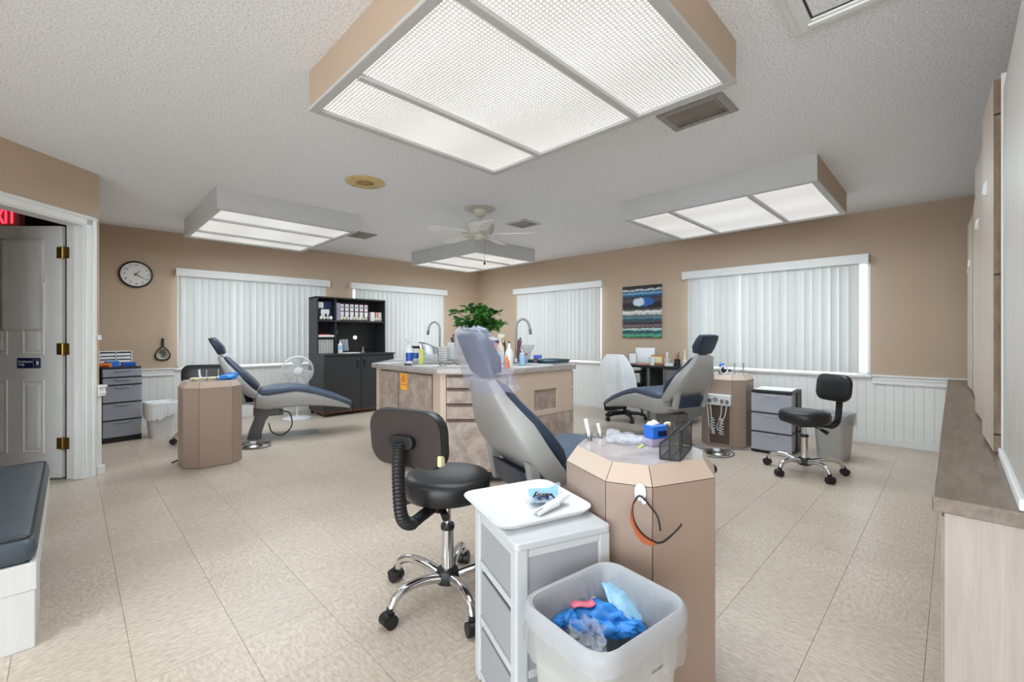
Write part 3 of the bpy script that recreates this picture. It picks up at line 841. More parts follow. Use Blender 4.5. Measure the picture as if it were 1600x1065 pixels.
for (a, b) in ((3.836 - 0.02 - 3.725, 3.836 - 0.02 - 3.411), (3.836 - 0.02 - 3.381, 3.836 - 0.02 - 2.912)):
    MB().box(a - 0.006, b + 0.006, -0.003, 0.002, 0.114, 0.846, ML).done('door_gap', 'seam_brown', isl, smooth=0)
    MB().box(a, b, -0.020, -0.002, 0.12, 0.838, ML).done('door', 'mottled_laminate', isl, smooth=0, bevel=0.002)
MF, lf = facet(body[1], body[2])
zs = [(0.752, 0.838), (0.632, 0.735), (0.512, 0.615), (0.120, 0.496)]
MB().box(0.045, 0.525, -0.004, 0.002, 0.112, 0.85, MF).done('drawer_gap', 'seam_brown', isl, smooth=0)
for z0, z1 in zs:
    MB().box(0.052, 0.518, -0.020, -0.003, z0, z1, MF).done('drawer_front', 'mottled_laminate', isl, smooth=0, bevel=0.002)
    MB().box(0.06, 0.51, -0.024, -0.019, z1 - 0.008, z1 - 0.001, MF).done('finger_pull', 'seam_brown', isl, smooth=0)
MR, _ = facet(body[2], body[3])
x0 = body[2][0] + IC[0]
a, b = 2.654 - x0, 2.948 - x0
fr = MB()
lr_ = Vector(body[3])[0] - Vector(body[2])[0]
for q in ((0.012, a, 0.496, 0.858), (b, lr_ - 0.012, 0.496, 0.858), (a, b, 0.71, 0.858), (a, b, 0.496, 0.54)): fr.box(q[0], q[1], -0.019, 0.002, q[2], q[3], MR)
fr.done('panel_surround', 'island_tan', isl, smooth=0)
MB().box(a, b, -0.004, 0.002, 0.54, 0.71, MR).done('recessed_panel', 'mottled_laminate', isl, smooth=0)
MB().box(0.06, 3.173 - x0, -0.020, 0.002, 0.12, 0.492, MR).done('lower_panel', 'mottled_laminate', isl, smooth=0, bevel=0.002)
MQ, lq = facet(body[3], body[4])
for z0, z1 in ((0.70, 0.838), (0.53, 0.688), (0.36, 0.518), (0.12, 0.348)):
    MB().box(0.05, lq - 0.05, -0.022, 0.0, z0, z1, MQ).done('drawer_front', 'mottled_laminate', isl, smooth=0, bevel=0.002)
# orange warning sticker on the wider left door
stp = ML @ Vector((3.836 - 0.02 - 3.345, -0.0205, 0.0))
st = thing('warning_sticker', 'orange biohazard sticker on the grey island door', 'sticker', (stp.x + IC[0], stp.y + IC[1], 0.765), math.atan2((body[1][1] - body[0][1]), (body[1][0] - body[0][0])))
MB().box(-0.006, 0.094, -0.0012, 0, -0.07, 0.07).done('label', 'amber_orange', st, smooth=0)
tre = MB()
for k in range(3):
    a = R(90 + 120 * k); cx, cz = 0.0425 + 0.015 * math.cos(a), 0.022 + 0.015 * math.sin(a)
    tre.tube([(cx + 0.015 * math.cos(a + R(t)), -0.002, cz + 0.015 * math.sin(a + R(t))) for t in range(-130, 131, 20)], [0.0016 + 0.0022 * (1 - abs(t) / 130) for t in range(-130, 131, 20)], 5)
tre.tube([(0.0425 + 0.011 * math.cos(R(t)), -0.002, 0.022 + 0.011 * math.sin(R(t))) for t in range(0, 361, 30)], 0.0012, 5)
tre.done('biohazard_symbol', 'red', st, smooth=0)
words('lettering', 'BIOHAZARD', 0.0145, 'red', st, (0.0425, -0.0016, -0.025), (R(90), 0, 0))
# sinks and taps
def sink(p, rz, label):
    t = thing('sink', label, 'sink', (p.x, p.y, 0.9), rz, 'island sinks')
    o, i = rrect(0.22, 0.17, 0.07), rrect(0.19, 0.14, 0.06)
    MB().rings([z3(o, 0), z3(o, 0.008), z3(i, 0.010), z3(i, 0.002)], cap0=True, cap1=False).done('rim', 'white_plastic', t, smooth=40)
    MB().rings([z3(i, 0.0025), z3(rrect(0.12, 0.08, 0.04), 0.001)], cap0=False).done('basin', 'can_plastic', t, smooth=40)
    MB().lathe([(0.02, 0.002), (0.02, 0.004)], 16).done('drain', 'chrome', t)
sink(Vector((2.72, 2.575, 0)), R(0), 'white sink near the teal tray on the island')
sink(Vector((2.62, 4.02, 0)), R(0), 'white sink beside the far tap on the island')
def tap(p, rz, label):
    t = thing('gooseneck_tap', label, 'tap', (p.x, p.y, 0.9), rz, 'chrome island taps')
    MB().lathe([(0.03, 0), (0.03, 0.012), (0.018, 0.02), (0.016, 0.05)], 16).done('base', 'chrome', t)
    MB().tube(bez([(0, 0, 0.03), (0, 0, 0.2), (0, 0, 0.33), (0.02, 0, 0.385), (0.065, 0, 0.405), (0.11, 0, 0.37), (0.125, 0, 0.31)], 6), 0.0105, 10).done('spout', 'steel', t, smooth=60)
    MB().tube([(0.125, 0, 0.315), (0.13, 0, 0.265)], 0.014, 10).done('aerator', 'dark_grey_metal', t)
    MB().tube([(0, 0.015, 0.05), (0.0, 0.06, 0.085)], 0.006, 8).done('lever', 'chrome', t)
tap(room(0.038, 4.0), CAMZ, 'chrome gooseneck tap on the island in front of the right blind')
q = atd(687, 503, 4.86)
tap(q, CAMZ + R(180), 'chrome gooseneck tap on the island in front of the left blind')

# ------------------------------------------------------------------ bottles, tubs and boxes
def bottle_mb(r, h, neck=0.35, nh=0.25):
    return MB().lathe([(r * 0.94, 0), (r, h * 0.03), (r, h * (1 - nh) * 0.92), (r * 0.8, h * (1 - nh)), (r * neck, h * (1 - nh * 0.55)), (r * neck, h)], 18)
def spray(p, h, label, body, band=None, head='white_plastic', name='spray_bottle', r=0.035, rz=0.0):
    t = thing(name, label, 'bottle', p, rz)
    bottle_mb(r, h * 0.8).done('body', body, t, smooth=50)
    if band: MB().lathe([(r * 1.015, h * 0.1), (r * 1.015, h * 0.42)], 18, cap0=False, cap1=False).done('paper_label', band, t)
    MB().box(-0.035, 0.022, -0.013, 0.013, h * 0.86, h).box(-0.012, 0.012, -0.012, 0.012, h * 0.78, h * 0.87).box(-0.045, -0.033, -0.008, 0.008, h * 0.9, h * 0.98).box(-0.03, -0.02, -0.006, 0.006, h * 0.72, h * 0.88).done('trigger_head', head, t, smooth=0, bevel=0.003)
    return t
CT = 0.9
spray(at(640, 567.5, CT), 0.235, 'white spray bottle with blue label at the island left edge', 'white_plastic', 'deep_blue')
t = thing('wipes_tub', 'black-lidded wipes tub with blue band on the island', 'tub', at(650.5, 564, CT))
MB().lathe([(0.05, 0), (0.052, 0.01), (0.052, 0.13)], 24).done('body', 'white_plastic', t)
MB().lathe([(0.0527, 0.03), (0.0527, 0.085)], 24, cap0=False, cap1=False).done('paper_label', 'deep_blue', t)
MB().lathe([(0.055, 0.128), (0.056, 0.145), (0.05, 0.152)], 24).done('lid', 'black_plastic', t)
t = tag(MB().box(-0.012, 0.012, -0.022, 0.022, 0, 0.135).done('yellow_box', 'yellow_green', loc=at(658.5, 569.0, CT), rz=R(20), smooth=0, bevel=0.003), 'narrow yellow-green box standing beside the wipes tub', 'box')
t = thing('clear_organizer', 'clear acrylic organizer box holding a foil pouch on the island', 'organizer', at(672, 566.5, CT), R(-25))
b = MB()
for q in ((-0.065, 0.065, -0.05, -0.046, 0, 0.08), (-0.065, 0.065, 0.046, 0.05, 0, 0.08), (-0.065, -0.061, -0.046, 0.046, 0, 0.08), (0.061, 0.065, -0.046, 0.046, 0, 0.08), (-0.065, 0.065, -0.05, 0.05, 0, 0.004), (-0.01, -0.006, -0.046, 0.046, 0, 0.08)): b.box(*q)
b.done('case', 'clear_acrylic', t, smooth=0)
pp = at(672, 566.5, CT)
tag(MB().grid(lambda u, v: (-0.075 + 0.135 * u - 0.05 * (v - .4) + .05 * u * v, 0.010 * math.sin(u * 7) + 0.03 * v, 0.012 + 0.185 * v - 0.05 * u * v + 0.008 * math.sin(u * 5)), 8, 8).done('foil_pouch', 'foil', loc=(pp.x, pp.y, CT), rz=R(-25), smooth=60, thick=0.008), 'grey printed foil pouch leaning in the clear organizer', 'pouch')
t = thing('cup_stack', 'stack of white paper cups beneath the far left tap', 'cups', at(692.5, 562.5, CT))
MB().lathe([(0.045, 0)] + [(0.045 + 0.006 * (k % 2), 0.018 + 0.012 * k) for k in range(10)] + [(0.05, 0.142)], 20).done('cups', 'paper', t, smooth=20)
t = thing('soap_dispenser', 'tall white dispenser box with black pump on the island', 'dispenser', at(707, 562, CT), R(20))
MB().box(-0.045, 0.045, -0.04, 0.04, 0, 0.185).done('body', 'white_plastic', t, smooth=0, bevel=0.008)
MB().lathe([(0.012, 0.185), (0.012, 0.22), (0.006, 0.225)], 10).box(-0.03, 0.01, -0.008, 0.008, 0.222, 0.235).done('pump', 'black_plastic', t, smooth=30)
t = thing('dark_bottle', 'slim dark pump bottle behind the white dispenser', 'bottle', at(708.5, 558, CT))
MB().lathe([(0.022, 0), (0.022, 0.17), (0.009, 0.2), (0.009, 0.27)], 14).done('body', 'black_plastic', t)
for i, (px, py, w, dpt, rz, lb) in enumerate(((612, 566.8, 0.30, 0.2, 20, 'white sheet at the left end of the island top'), (668, 571.0, 0.22, 0.16, -50, 'white sheet under the clear organizer'), (722, 571.5, 0.24, 0.16, -45, 'white sheet by the pink-armed glasses'))):
    p = at(px, py, CT)
    tag(MB().box(-w / 2, w / 2, -dpt / 2, dpt / 2, 0, 0.002).done('paper_sheet', 'paper', loc=p, rz=R(rz), smooth=0), lb, 'paper', 'papers on the island')
t = thing('eyeglasses', 'eyeglasses with pink arms lying on the island papers', 'glasses', at(700, 572.5, CT) + Vector((0, 0, 0.003)), CAMZ)
MB().tube(bez([(-0.075, 0, 0.02), (-0.05, -0.01, 0.03), (-0.02, -0.012, 0.02), (0, -0.012, 0.026), (0.02, -0.012, 0.02), (0.05, -0.01, 0.03), (0.075, 0, 0.02)], 5), 0.004, 6).done('frame', 'black_plastic', t)
for s in (-1, 1): MB().tube([(0.075 * s, 0, 0.02), (0.08 * s, 0.06, 0.012), (0.07 * s, 0.11, 0.003)], 0.004, 6).done('temple', 'maroon', t)
tag(MB().box(-0.03, 0.03, -0.012, 0.012, 0, 0.012).done('marker', 'black_plastic', loc=at(637, 570, CT), rz=R(-30), smooth=0, bevel=0.004), 'short black marker lying before the spray bottle', 'marker')

t = thing('detergent_jug', 'white jug with navy and orange label and brown handle', 'jug', at(769, 568, CT), R(-45))
MB().loft([((-0.07, 0.0), (0.07, 0.0), 0.05), ((-0.075, 0.02), (0.075, 0.02), 0.055), ((-0.075, 0.19), (0.075, 0.19), 0.055), ((-0.05, 0.225), (0.06, 0.225), 0.04), ((-0.02, 0.24), (0.02, 0.24), 0.02)], 20, 0.5, M=None).done('body', 'white_plastic', t, smooth=50)
MB().box(-0.077, 0.0, -0.058, -0.05, 0.10, 0.19).done('label', 'paper', t, smooth=0); MB().box(-0.077, 0.078, -0.0585, 0.058, 0.185, 0.215).done('label_band', 'navy', t, smooth=0, bevel=0.004)
MB().box(-0.005, 0.022, -0.0595, -0.05, 0.05, 0.2).done('label_stripe', 'navy', t, smooth=0)
MB().box(0.022, 0.077, -0.0585, 0.02, 0.06, 0.19).done('label_patch', 'orange', t, smooth=0)
MB().tube(bez([(0.06, 0, 0.22), (0.10, 0, 0.21), (0.115, 0, 0.14), (0.10, 0, 0.07), (0.07, 0, 0.05)], 6), 0.012, 8).done('handle', 'wood_brown', t)
spray(at(782, 569.5, CT), 0.27, 'cream spray bottle beside the navy and orange jug', 'cream_plastic', 'paper', 'cream_plastic', r=0.034, rz=R(120))
t = thing('pump_bottle', 'squat white bottle behind the small orange bottle', 'bottle', at(795.5, 570.5, CT)); bottle_mb(0.035, 0.19, 0.4, 0.35).done('body', 'white_plastic', t, smooth=50); MB().lathe([(0.015, 0.19), (0.015, 0.205)], 12).done('cap', 'dark_grey_metal', t)
t = thing('orange_bottle', 'small orange bottle at the near island edge', 'bottle', at(792, 575, CT)); bottle_mb(0.021, 0.085, 0.5, 0.3).done('body', 'orange', t, smooth=50); MB().lathe([(0.008, 0.085), (0.006, 0.10)], 10).done('cap', 'amber_orange', t)
t = thing('pink_bottle', 'maroon squeeze bottle behind the right-hand tap', 'bottle', at(811, 566.5, CT)); MB().lathe([(0.03, 0), (0.03, 0.09), (0.016, 0.12), (0.014, 0.2), (0.008, 0.22)], 16).done('body', 'maroon', t, smooth=50); MB().tube(bez([(0, 0, 0.21), (0.02, 0, 0.235), (0.03, 0, 0.2), (0.02, 0, 0.16)], 5), 0.005, 6).done('handle', 'purple', t)
t = thing('blue_bottle', 'clear pale blue bottle at the foot of the right-hand tap', 'bottle', at(816, 569.3, CT)); MB().lathe([(0.026, 0), (0.026, 0.085), (0.018, 0.095)], 16).done('body', 'skyblue', t, smooth=50); MB().lathe([(0.02, 0.094), (0.02, 0.105)], 14).done('cap', 'white_plastic', t)
t = thing('pink_capped_bottle', 'small white bottle with red cap right of the pale blue bottle', 'bottle', at(821.5, 568.0, CT)); MB().lathe([(0.018, 0), (0.018, 0.07), (0.012, 0.08)], 14).done('body', 'lilac', t, smooth=50); MB().lathe([(0.017, 0.079), (0.017, 0.092)], 12).done('cap', 'red', t)
t = thing('clear_beaker', 'clear plastic funnel cup standing behind the pale blue bottle', 'cup', at(824, 565.5, CT)); MB().lathe([(0.03, 0), (0.032, 0.06), (0.036, 0.09), (0.075, 0.165), (0.073, 0.165), (0.03, 0.085), (0.028, 0.004)], 20, cap1=False).done('body', 'clear_acrylic', t, smooth=50)
t = thing('blue_topped_jar', 'purple jar with a blue brush top near the teal tray', 'jar', at(837, 568.3, CT), CAMZ); MB().lathe([(0.022, 0), (0.022, 0.045), (0.018, 0.05)], 14).done('body', 'purple', t); MB().box(-0.02, 0.055, -0.02, 0.02, 0.05, 0.08).done('brush_top', 'deep_blue', t, smooth=0, bevel=0.006)
t = thing('teal_tray', 'flat teal instrument tray on the island right end', 'tray', Vector((3.22, 2.73, CT)), R(0))
o, i = rrect(0.19, 0.13, 0.03), rrect(0.175, 0.115, 0.025)
MB().rings([z3(i, 0), z3(o, 0.025), z3(o, 0.029), z3(i, 0.012)]).done('body', 'teal', t, smooth=30)
MB().box(-0.1, 0.12, -0.05, 0.05, 0.013, 0.018).done('liner', 'pouch_blue', t, smooth=0)

# potted plant at the back of the island
pp = Vector((3.40, 3.93, CT))
t = thing('potted_plant', 'leafy green plant in a dark pot at the back of the island', 'plant', pp)
MB().lathe([(0.06, 0), (0.085, 0.15), (0.09, 0.16), (0.08, 0.16), (0.075, 0.145)], 20, cap1=True).done('pot', 'pot_dark', t)
stems, leaves = MB(), MB()
pr = random.Random(11)
for k in range(25):
    side = pr.uniform(-1, 1); fwd = pr.uniform(-0.16, 0.16)
    v = Vector((S2 / 2, -S2 / 2, 0)) * side * 0.29 + Vector((S2 / 2, S2 / 2, 0)) * fwd
    hgt = pr.uniform(0.30, 0.52) - 0.06 * abs(side)
    pts = bez([(0, 0, 0.13), (v.x * 0.3, v.y * 0.3, 0.13 + hgt * 0.5), (v.x * 0.75, v.y * 0.75, 0.13 + hgt * 0.9), (v.x * 1.1, v.y * 1.1, 0.10 + hgt)], 5)
    stems.tube(pts, 0.004, 5)
    for q in pts[4:]:
        for m_ in range(2):
            d = Vector((pr.uniform(-1, 1), pr.uniform(-1, 1), pr.uniform(-0.3, 0.8))).normalized()
            L_ = pr.uniform(0.06, 0.11); w = L_ * 0.33
            s = d.cross(Vector((0.2, 0.1, 1))).normalized(); nn = s.cross(d)
            q0 = q + d * 0.01
            vs_ = [leaves.bm.verts.new(x) for x in (q0, q0 + d * L_ * .4 + s * w, q0 + d * L_ * .75 + s * w * .7 + nn * -.006, q0 + d * L_ + nn * -.014, q0 + d * L_ * .75 - s * w * .7 + nn * -.006, q0 + d * L_ * .4 - s * w, q0 + d * L_ * .5 + nn * .006)]
            for i in range(6): leaves.bm.faces.new((vs_[6], vs_[i], vs_[(i + 1) % 6]))
stems.done('stems', 'stem_brown', t)
leaves.done('foliage', 'leaf_green', t, smooth=80, recalc=False)['kind'] = 'stuff'

# ================================================================== DENTAL CHAIRS
def dental_chair(loc, rz, label, rec=0.0):
    RB = Matrix.Translation((0, 0, 0.5)) @ Matrix.Rotation(R(rec), 4, 'Y') @ Matrix.Translation((0, 0, -0.5))
    t = thing('dental_chair', label, 'dental chair', loc, rz, 'reclining dental chairs')
    MB().loft([((-0.318, 0.945), (-0.265, 0.962), 0.07), ((-0.328, 0.95), (-0.255, 0.972), 0.115), ((-0.36, 1.01), (-0.27, 1.035), 0.138), ((-0.40, 1.085), (-0.325, 1.105), 0.135), ((-0.415, 1.118), (-0.355, 1.135), 0.12), ((-0.41, 1.128), (-0.37, 1.138), 0.085)], 24, 0.5, M=RB).done('headrest', 'navy_vinyl', t, smooth=50)
    MB().box(-0.31, -0.28, -0.04, 0.04, 0.88, 0.97, M=RB).done('headrest_bar', 'steel', t, smooth=0)
    MB().loft([((-0.328, 0.93), (-0.30, 0.942), 0.10), ((-0.332, 0.915), (-0.285, 0.935), 0.125), ((-0.305, 0.84), (-0.24, 0.87), 0.155), ((-0.27, 0.76), (-0.185, 0.81), 0.205), ((-0.235, 0.69), (-0.135, 0.76), 0.248), ((-0.19, 0.62), (-0.08, 0.69), 0.262), ((-0.125, 0.555), (-0.02, 0.62), 0.262), ((-0.06, 0.50), (0.04, 0.555), 0.255), ((-0.01, 0.475), (0.06, 0.52), 0.245), ((0.02, 0.47), (0.06, 0.495), 0.22)], 28, 0.42, M=RB).done('back_shell', 'grey_shell', t, smooth=50)
    MB().loft([((-0.295, 0.905), (-0.26, 0.93), 0.085), ((-0.275, 0.885), (-0.225, 0.915), 0.115), ((-0.225, 0.81), (-0.165, 0.85), 0.15), ((-0.165, 0.745), (-0.105, 0.79), 0.205), ((-0.10, 0.675), (-0.038, 0.722), 0.235), ((-0.035, 0.60), (0.032, 0.648), 0.235), ((0.02, 0.55), (0.065, 0.60), 0.21)], 24, 0.45, M=RB).done('back_pad', 'navy_vinyl', t, smooth=50)
    MB().loft([((0.0, 0.39), (0.0, 0.51), 0.19), ((0.03, 0.355), (0.03, 0.535), 0.24), ((0.127, 0.336), (0.127, 0.515), 0.25), ((0.25, 0.345), (0.25, 0.53), 0.25), ((0.42, 0.355), (0.42, 0.55), 0.25), ((0.64, 0.345), (0.64, 0.495), 0.238), ((0.85, 0.315), (0.85, 0.405), 0.21), ((0.99, 0.288), (0.99, 0.335), 0.18), ((1.02, 0.285), (1.02, 0.31), 0.15)], 24, 0.35).done('seat_shell', 'grey_shell', t, smooth=50)
    MB().loft([((0.045, 0.50), (0.045, 0.53), 0.18), ((0.075, 0.49), (0.075, 0.565), 0.232), ((0.21, 0.51), (0.21, 0.588), 0.246), ((0.374, 0.53), (0.374, 0.60), 0.246), ((0.50, 0.52), (0.50, 0.578), 0.243), ((0.64, 0.48), (0.64, 0.535), 0.235), ((0.85, 0.39), (0.85, 0.458), 0.205), ((1.0, 0.32), (1.0, 0.385), 0.175), ((1.04, 0.30), (1.04, 0.355), 0.15)], 24, 0.4).done('seat_pad', 'slate_vinyl', t, smooth=50)
    MB().loft([((0.995, 0.33), (1.03, 0.375), 0.155), ((1.03, 0.26), (1.06, 0.35), 0.16), ((1.02, 0.235), (1.055, 0.24), 0.15)], 20, 0.4).done('toe_guard', 'black_vinyl', t, smooth=50)
    b = MB()
    st_ = []
    for k in range(11):
        f_ = k / 10; o = 0.012 if k % 2 else 0.0
        st_.append(((-0.15 + 0.05 * f_, 0.545 - 0.12 * f_ - o), (-0.02 + 0.02 * f_, 0.50 - 0.10 * f_ + o), 0.17 + o))
    b.loft(st_, 20, 0.4).done('bellows', 'navy_vinyl', t, smooth=20)
    for s in (-1, 1):
        MB().rings([[(-0.15, 0.2 * s - 0.025, 0.60), (-0.10, 0.2 * s - 0.025, 0.58), (-0.10, 0.2 * s + 0.025, 0.58), (-0.15, 0.2 * s + 0.025, 0.60)], [(-0.115, 0.2 * s - 0.025, 0.43), (-0.065, 0.2 * s - 0.025, 0.43), (-0.065, 0.2 * s + 0.025, 0.43), (-0.115, 0.2 * s + 0.025, 0.43)]]).box(-0.115, 0.05, 0.2 * s - 0.02, 0.2 * s + 0.02, 0.418, 0.440).done('arm_bracket', 'grey_shell', t, smooth=0, bevel=0.004)
    MB().box(0.0, 0.26, -0.10, 0.10, 0.265, 0.345).box(0.14, 0.30, -0.06, 0.06, 0.25, 0.31).done('lift_head', 'dark_grey_metal', t, smooth=0, bevel=0.006)
    MB().loft([((-0.06, 0.01), (0.08, 0.01), 0.11), ((-0.045, 0.08), (0.085, 0.08), 0.105), ((0.0, 0.2), (0.12, 0.2), 0.10), ((0.02, 0.28), (0.17, 0.28), 0.095)], 16, 0.25).done('column', 'dark_grey_metal', t, smooth=30)
    MB().prism(rrect(0.42, 0.19, 0.05, cx=0.26), 0, 0.014).done('base_plate', 'grey_shell', t, smooth=0, bevel=0.003)
    MB().tube(bez([(0.27, -0.05, 0.29), (0.36, -0.06, 0.27), (0.38, -0.08, 0.12), (0.28, -0.09, 0.03), (0.18, -0.10, 0.08), (0.15, -0.10, 0.18)], 8), 0.007, 8).done('cable', 'black_plastic', t)
    return t
pL = room(-2.90, 4.95); pN = room(0.10, 2.17); pR = room(1.76, 4.58)
AN, RN = R(28 - 45), 5.0
dental_chair(pL, R(-15), 'reclined grey and blue dental chair before the black hutch')
dental_chair(pN, AN, 'dental chair whose headrest wears a clear plastic cover', RN)
dental_chair(pR, R(118 - 45), 'dental chair with bare navy headrest near the widest window', 5.0)
# crinkled clear cover over the nearest headrest
b = MB(); rs = []
for k, (cx, cz, tx, tz, hw, th) in enumerate(((-0.245, 0.885, .55, .83, 0.165, 0.098), (-0.272, 0.925, .55, .83, 0.160, 0.092), (-0.298, 0.965, .5, .86, 0.158, 0.086), (-0.318, 1.01, .5, .86, 0.157, 0.080), (-0.347, 1.06, .5, .86, 0.154, 0.073), (-0.374, 1.11, .5, .86, 0.150, 0.062), (-0.392, 1.142, .5, .86, 0.137, 0.047), (-0.400, 1.156, .5, .86, 0.09, 0.024))):
    ring = []
    for i in range(48):
        a = 2 * math.pi * i / 48; c_, s_ = math.cos(a), math.sin(a)
        wob = 1 + 0.10 * mnoise.noise(Vector((c_ * 3.2, s_ * 3.2, k * 0.8))) + 0.13 * abs(mnoise.noise(Vector((c_ * 9, s_ * 9, k * 0.7))))
        w = math.copysign(abs(c_) ** .7, c_) * hw * wob; f_ = math.copysign(abs(s_) ** .7, s_) * th * wob
        ring.append((cx + f_ * tz, w, cz + f_ * tx * 0.4 + 0.02 * mnoise.noise(Vector((c_ * 4, s_ * 4, 9 + k)))))
    rs.append(ring)
b.rings(rs, cap0=False, M=Matrix.Translation((0, 0, 0.5)) @ Matrix.Rotation(R(RN), 4, 'Y') @ Matrix.Translation((0, 0, -0.5)))
cv = b.done('headrest_cover', 'headrest_film', loc=pN, rz=AN, smooth=18)
tag(cv, 'crinkled clear plastic bag pulled over a dental headrest', 'plastic cover')

# ================================================================== STOOLS
leg0 = {}
def stool(loc, rz, label, legs, seat_z, back_w=0.18, name='task_stool', torn=False, zc=0.755, off=0.0):
    t = thing(name, label, 'stool', loc, rz, 'black wheeled stools')
    MB().lathe([(0.15, seat_z - 0.105), (0.178, seat_z - 0.095), (0.188, seat_z - 0.07), (0.188, seat_z - 0.03), (0.178, seat_z - 0.008), (0.15, seat_z), (0.05, seat_z + 0.004), (0.001, seat_z + 0.004)], 40, cap1=False).done('seat', 'black_vinyl', t, smooth=50)
    MB().lathe([(0.10, seat_z - 0.125), (0.12, seat_z - 0.104)], 20).box(-0.05, 0.12, -0.04, 0.04, seat_z - 0.135, seat_z - 0.104).done('seat_plate', 'black_plastic', t, smooth=30)
    rs = []
    def prof(k): return rrect(back_w * k, 0.112 * k, 0.075 * k, 6)
    def bk(P, x): return [(x + 0.10 * (p[0] ** 2) * -1.1 + 0.10 * p[1], p[0], zc + p[1]) for p in P]
    MB().rings([bk(prof(0.97), 0.285), bk(prof(1.0), 0.272), bk(prof(1.0), 0.250), bk(prof(0.9), 0.238), bk(prof(0.5), 0.236)]).done('backrest', 'black_vinyl', t, smooth=50)
    MB().rings([bk(prof(0.955), 0.290), bk(prof(0.955), 0.284)]).done('back_shell', 'brown_shell', t, smooth=40)
    if torn: MB().box(0.262, 0.290, 0.158, 0.175, 0.668, 0.708).done('torn_foam', 'pale_yellow', t, smooth=0, bevel=0.004)
    MB().rings([[(x, p[0], zc - 0.01 + p[1]) for p in rrect(0.058, 0.026, 0.024)] for x in (0.285, 0.312)]).done('bracket', 'black_plastic', t, smooth=30, bevel=0.004)
    pts = bez([(0.312, 0, zc - 0.01), (0.318, 0, 0.66), (0.315, 0, 0.56), (0.30, 0, seat_z - 0.09), (0.25, 0, seat_z - 0.135), (0.18, 0, seat_z - 0.13), (0.10, 0, seat_z - 0.12)], 14)
    MB().tube(pts, [0.026 if (k // 1) % 2 and k < 60 else 0.0225 for k in range(len(pts))], 14).done('back_sleeve', 'black_plastic', t, smooth=25)
    MB().tube([(0, 0, 0.11), (0, 0, 0.31)], 0.027, 20).tube([(0, 0, 0.31), (0, 0, seat_z - 0.12)], 0.015, 14).done('gas_column', 'chrome', t, smooth=50)
    MB().lathe([(0.029, 0.30), (0.031, 0.31), (0.029, 0.322)], 18).done('column_collar', 'black_plastic', t)
    MB().lathe([(0.03, 0.062), (0.05, 0.07), (0.054, 0.10), (0.045, 0.125), (0.03, 0.128)], 20).done('hub', 'black_plastic', t)
    MB().tube([(0.02, -0.05, seat_z - 0.12), (0.03, -0.15, seat_z - 0.135)], 0.005, 8).tube([(0.03, -0.145, seat_z - 0.135), (0.035, -0.2, seat_z - 0.15)], [0.012, 0.017], 10).done('lever', 'black_plastic', t)
    MB().tube([(0.10, 0.05, seat_z - 0.135), (0.14, 0.09, seat_z - 0.135)], 0.016, 10).done('tension_knob', 'black_plastic', t)
    for k in range(5):
        a = R(legs + 72 * k)
        if 'leg' not in leg0:
            leg0['leg'] = MB().tube(bez([(0.03, 0, 0.092), (0.12, 0, 0.118), (0.205, 0, 0.122), (0.262, 0, 0.10), (0.282, 0, 0.062)], 5), [0.021 - 0.005 * i / 20 for i in range(21)], 12).done('leg', 'chrome', t, rz=a, smooth=60)
            leg0['caster'] = MB().tube([(0.29, -0.027, 0.027), (0.29, -0.004, 0.027)], 0.027, 16).tube([(0.29, 0.004, 0.027), (0.29, 0.027, 0.027)], 0.027, 16).tube([(0.30, -0.022, 0.034), (0.30, 0.022, 0.034)], 0.024, 12).tube([(0.283, 0, 0.03), (0.283, 0, 0.075)], 0.016, 12).done('caster', 'black_plastic', t, rz=a, smooth=40)
        else:
            share(leg0['leg'], t, (0, 0, 0), a); share(leg0['caster'], t, (0, 0, 0), a)
    return t
stool(room(-0.285, 1.955), R(243 - 45), 'black wheeled stool with torn backrest corner beside the white cart', 55, 0.55, torn=True)
stool(room(2.47, 3.73), R(5 - 45), 'black wheeled stool by the three-drawer tower and right wall', 51, 0.525, 0.17, zc=0.715)
stool(room(-3.33, 4.80), R(115 - 45), 'black stool half hidden behind the left delivery cabinet', 13, 0.52, 0.27, zc=0.715)

# ================================================================== DELIVERY CABINETS
def delivery(loc, rz, label):
    t = thing('delivery_cabinet', label, 'cabinet', loc, rz, 'taupe delivery cabinets')
    h, c_ = 0.225, 0.10
    P = [(-h + c_, -h), (h - c_, -h), (h, -h + c_), (h, h - c_), (h - c_, h), (-h + c_, h), (-h, h - c_), (-h, -h + c_)]
    Q = inset(P, 0.036)
    MB().rings([z3(inset(P, 0.004), 0.0), z3(inset(P, 0.004), 0.694), z3(inset(Q, 0.004), 0.744)]).done('carcass', 'seam_brown', t, smooth=0)
    Pi, Qi = inset(P, 0.008), inset(Q, 0.008)
    for i in range(8):
        j = (i + 1) % 8
        a, b = Vector(P[i]), Vector(P[j]); d = (b - a).normalized() * 0.0016
        a, b = a + d, b - d; ai, bi = Vector(Pi[i]) + d, Vector(Pi[j]) - d
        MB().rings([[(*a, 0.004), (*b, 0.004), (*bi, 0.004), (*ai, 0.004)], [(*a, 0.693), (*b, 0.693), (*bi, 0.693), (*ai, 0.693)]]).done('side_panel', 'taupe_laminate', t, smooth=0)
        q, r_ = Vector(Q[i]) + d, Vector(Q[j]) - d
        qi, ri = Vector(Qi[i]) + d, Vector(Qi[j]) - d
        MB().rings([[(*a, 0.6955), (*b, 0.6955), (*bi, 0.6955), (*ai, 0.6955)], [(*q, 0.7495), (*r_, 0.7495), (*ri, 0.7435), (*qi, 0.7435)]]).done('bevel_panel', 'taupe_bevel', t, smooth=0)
    MB().prism(inset(Q, 0.0012), 0.73, 0.75).done('top', 'delivery_top', t, smooth=0)
    return t
DN = room(0.455, 1.585); DL = room(-2.78, 4.07); DR = room(2.33, 4.78)
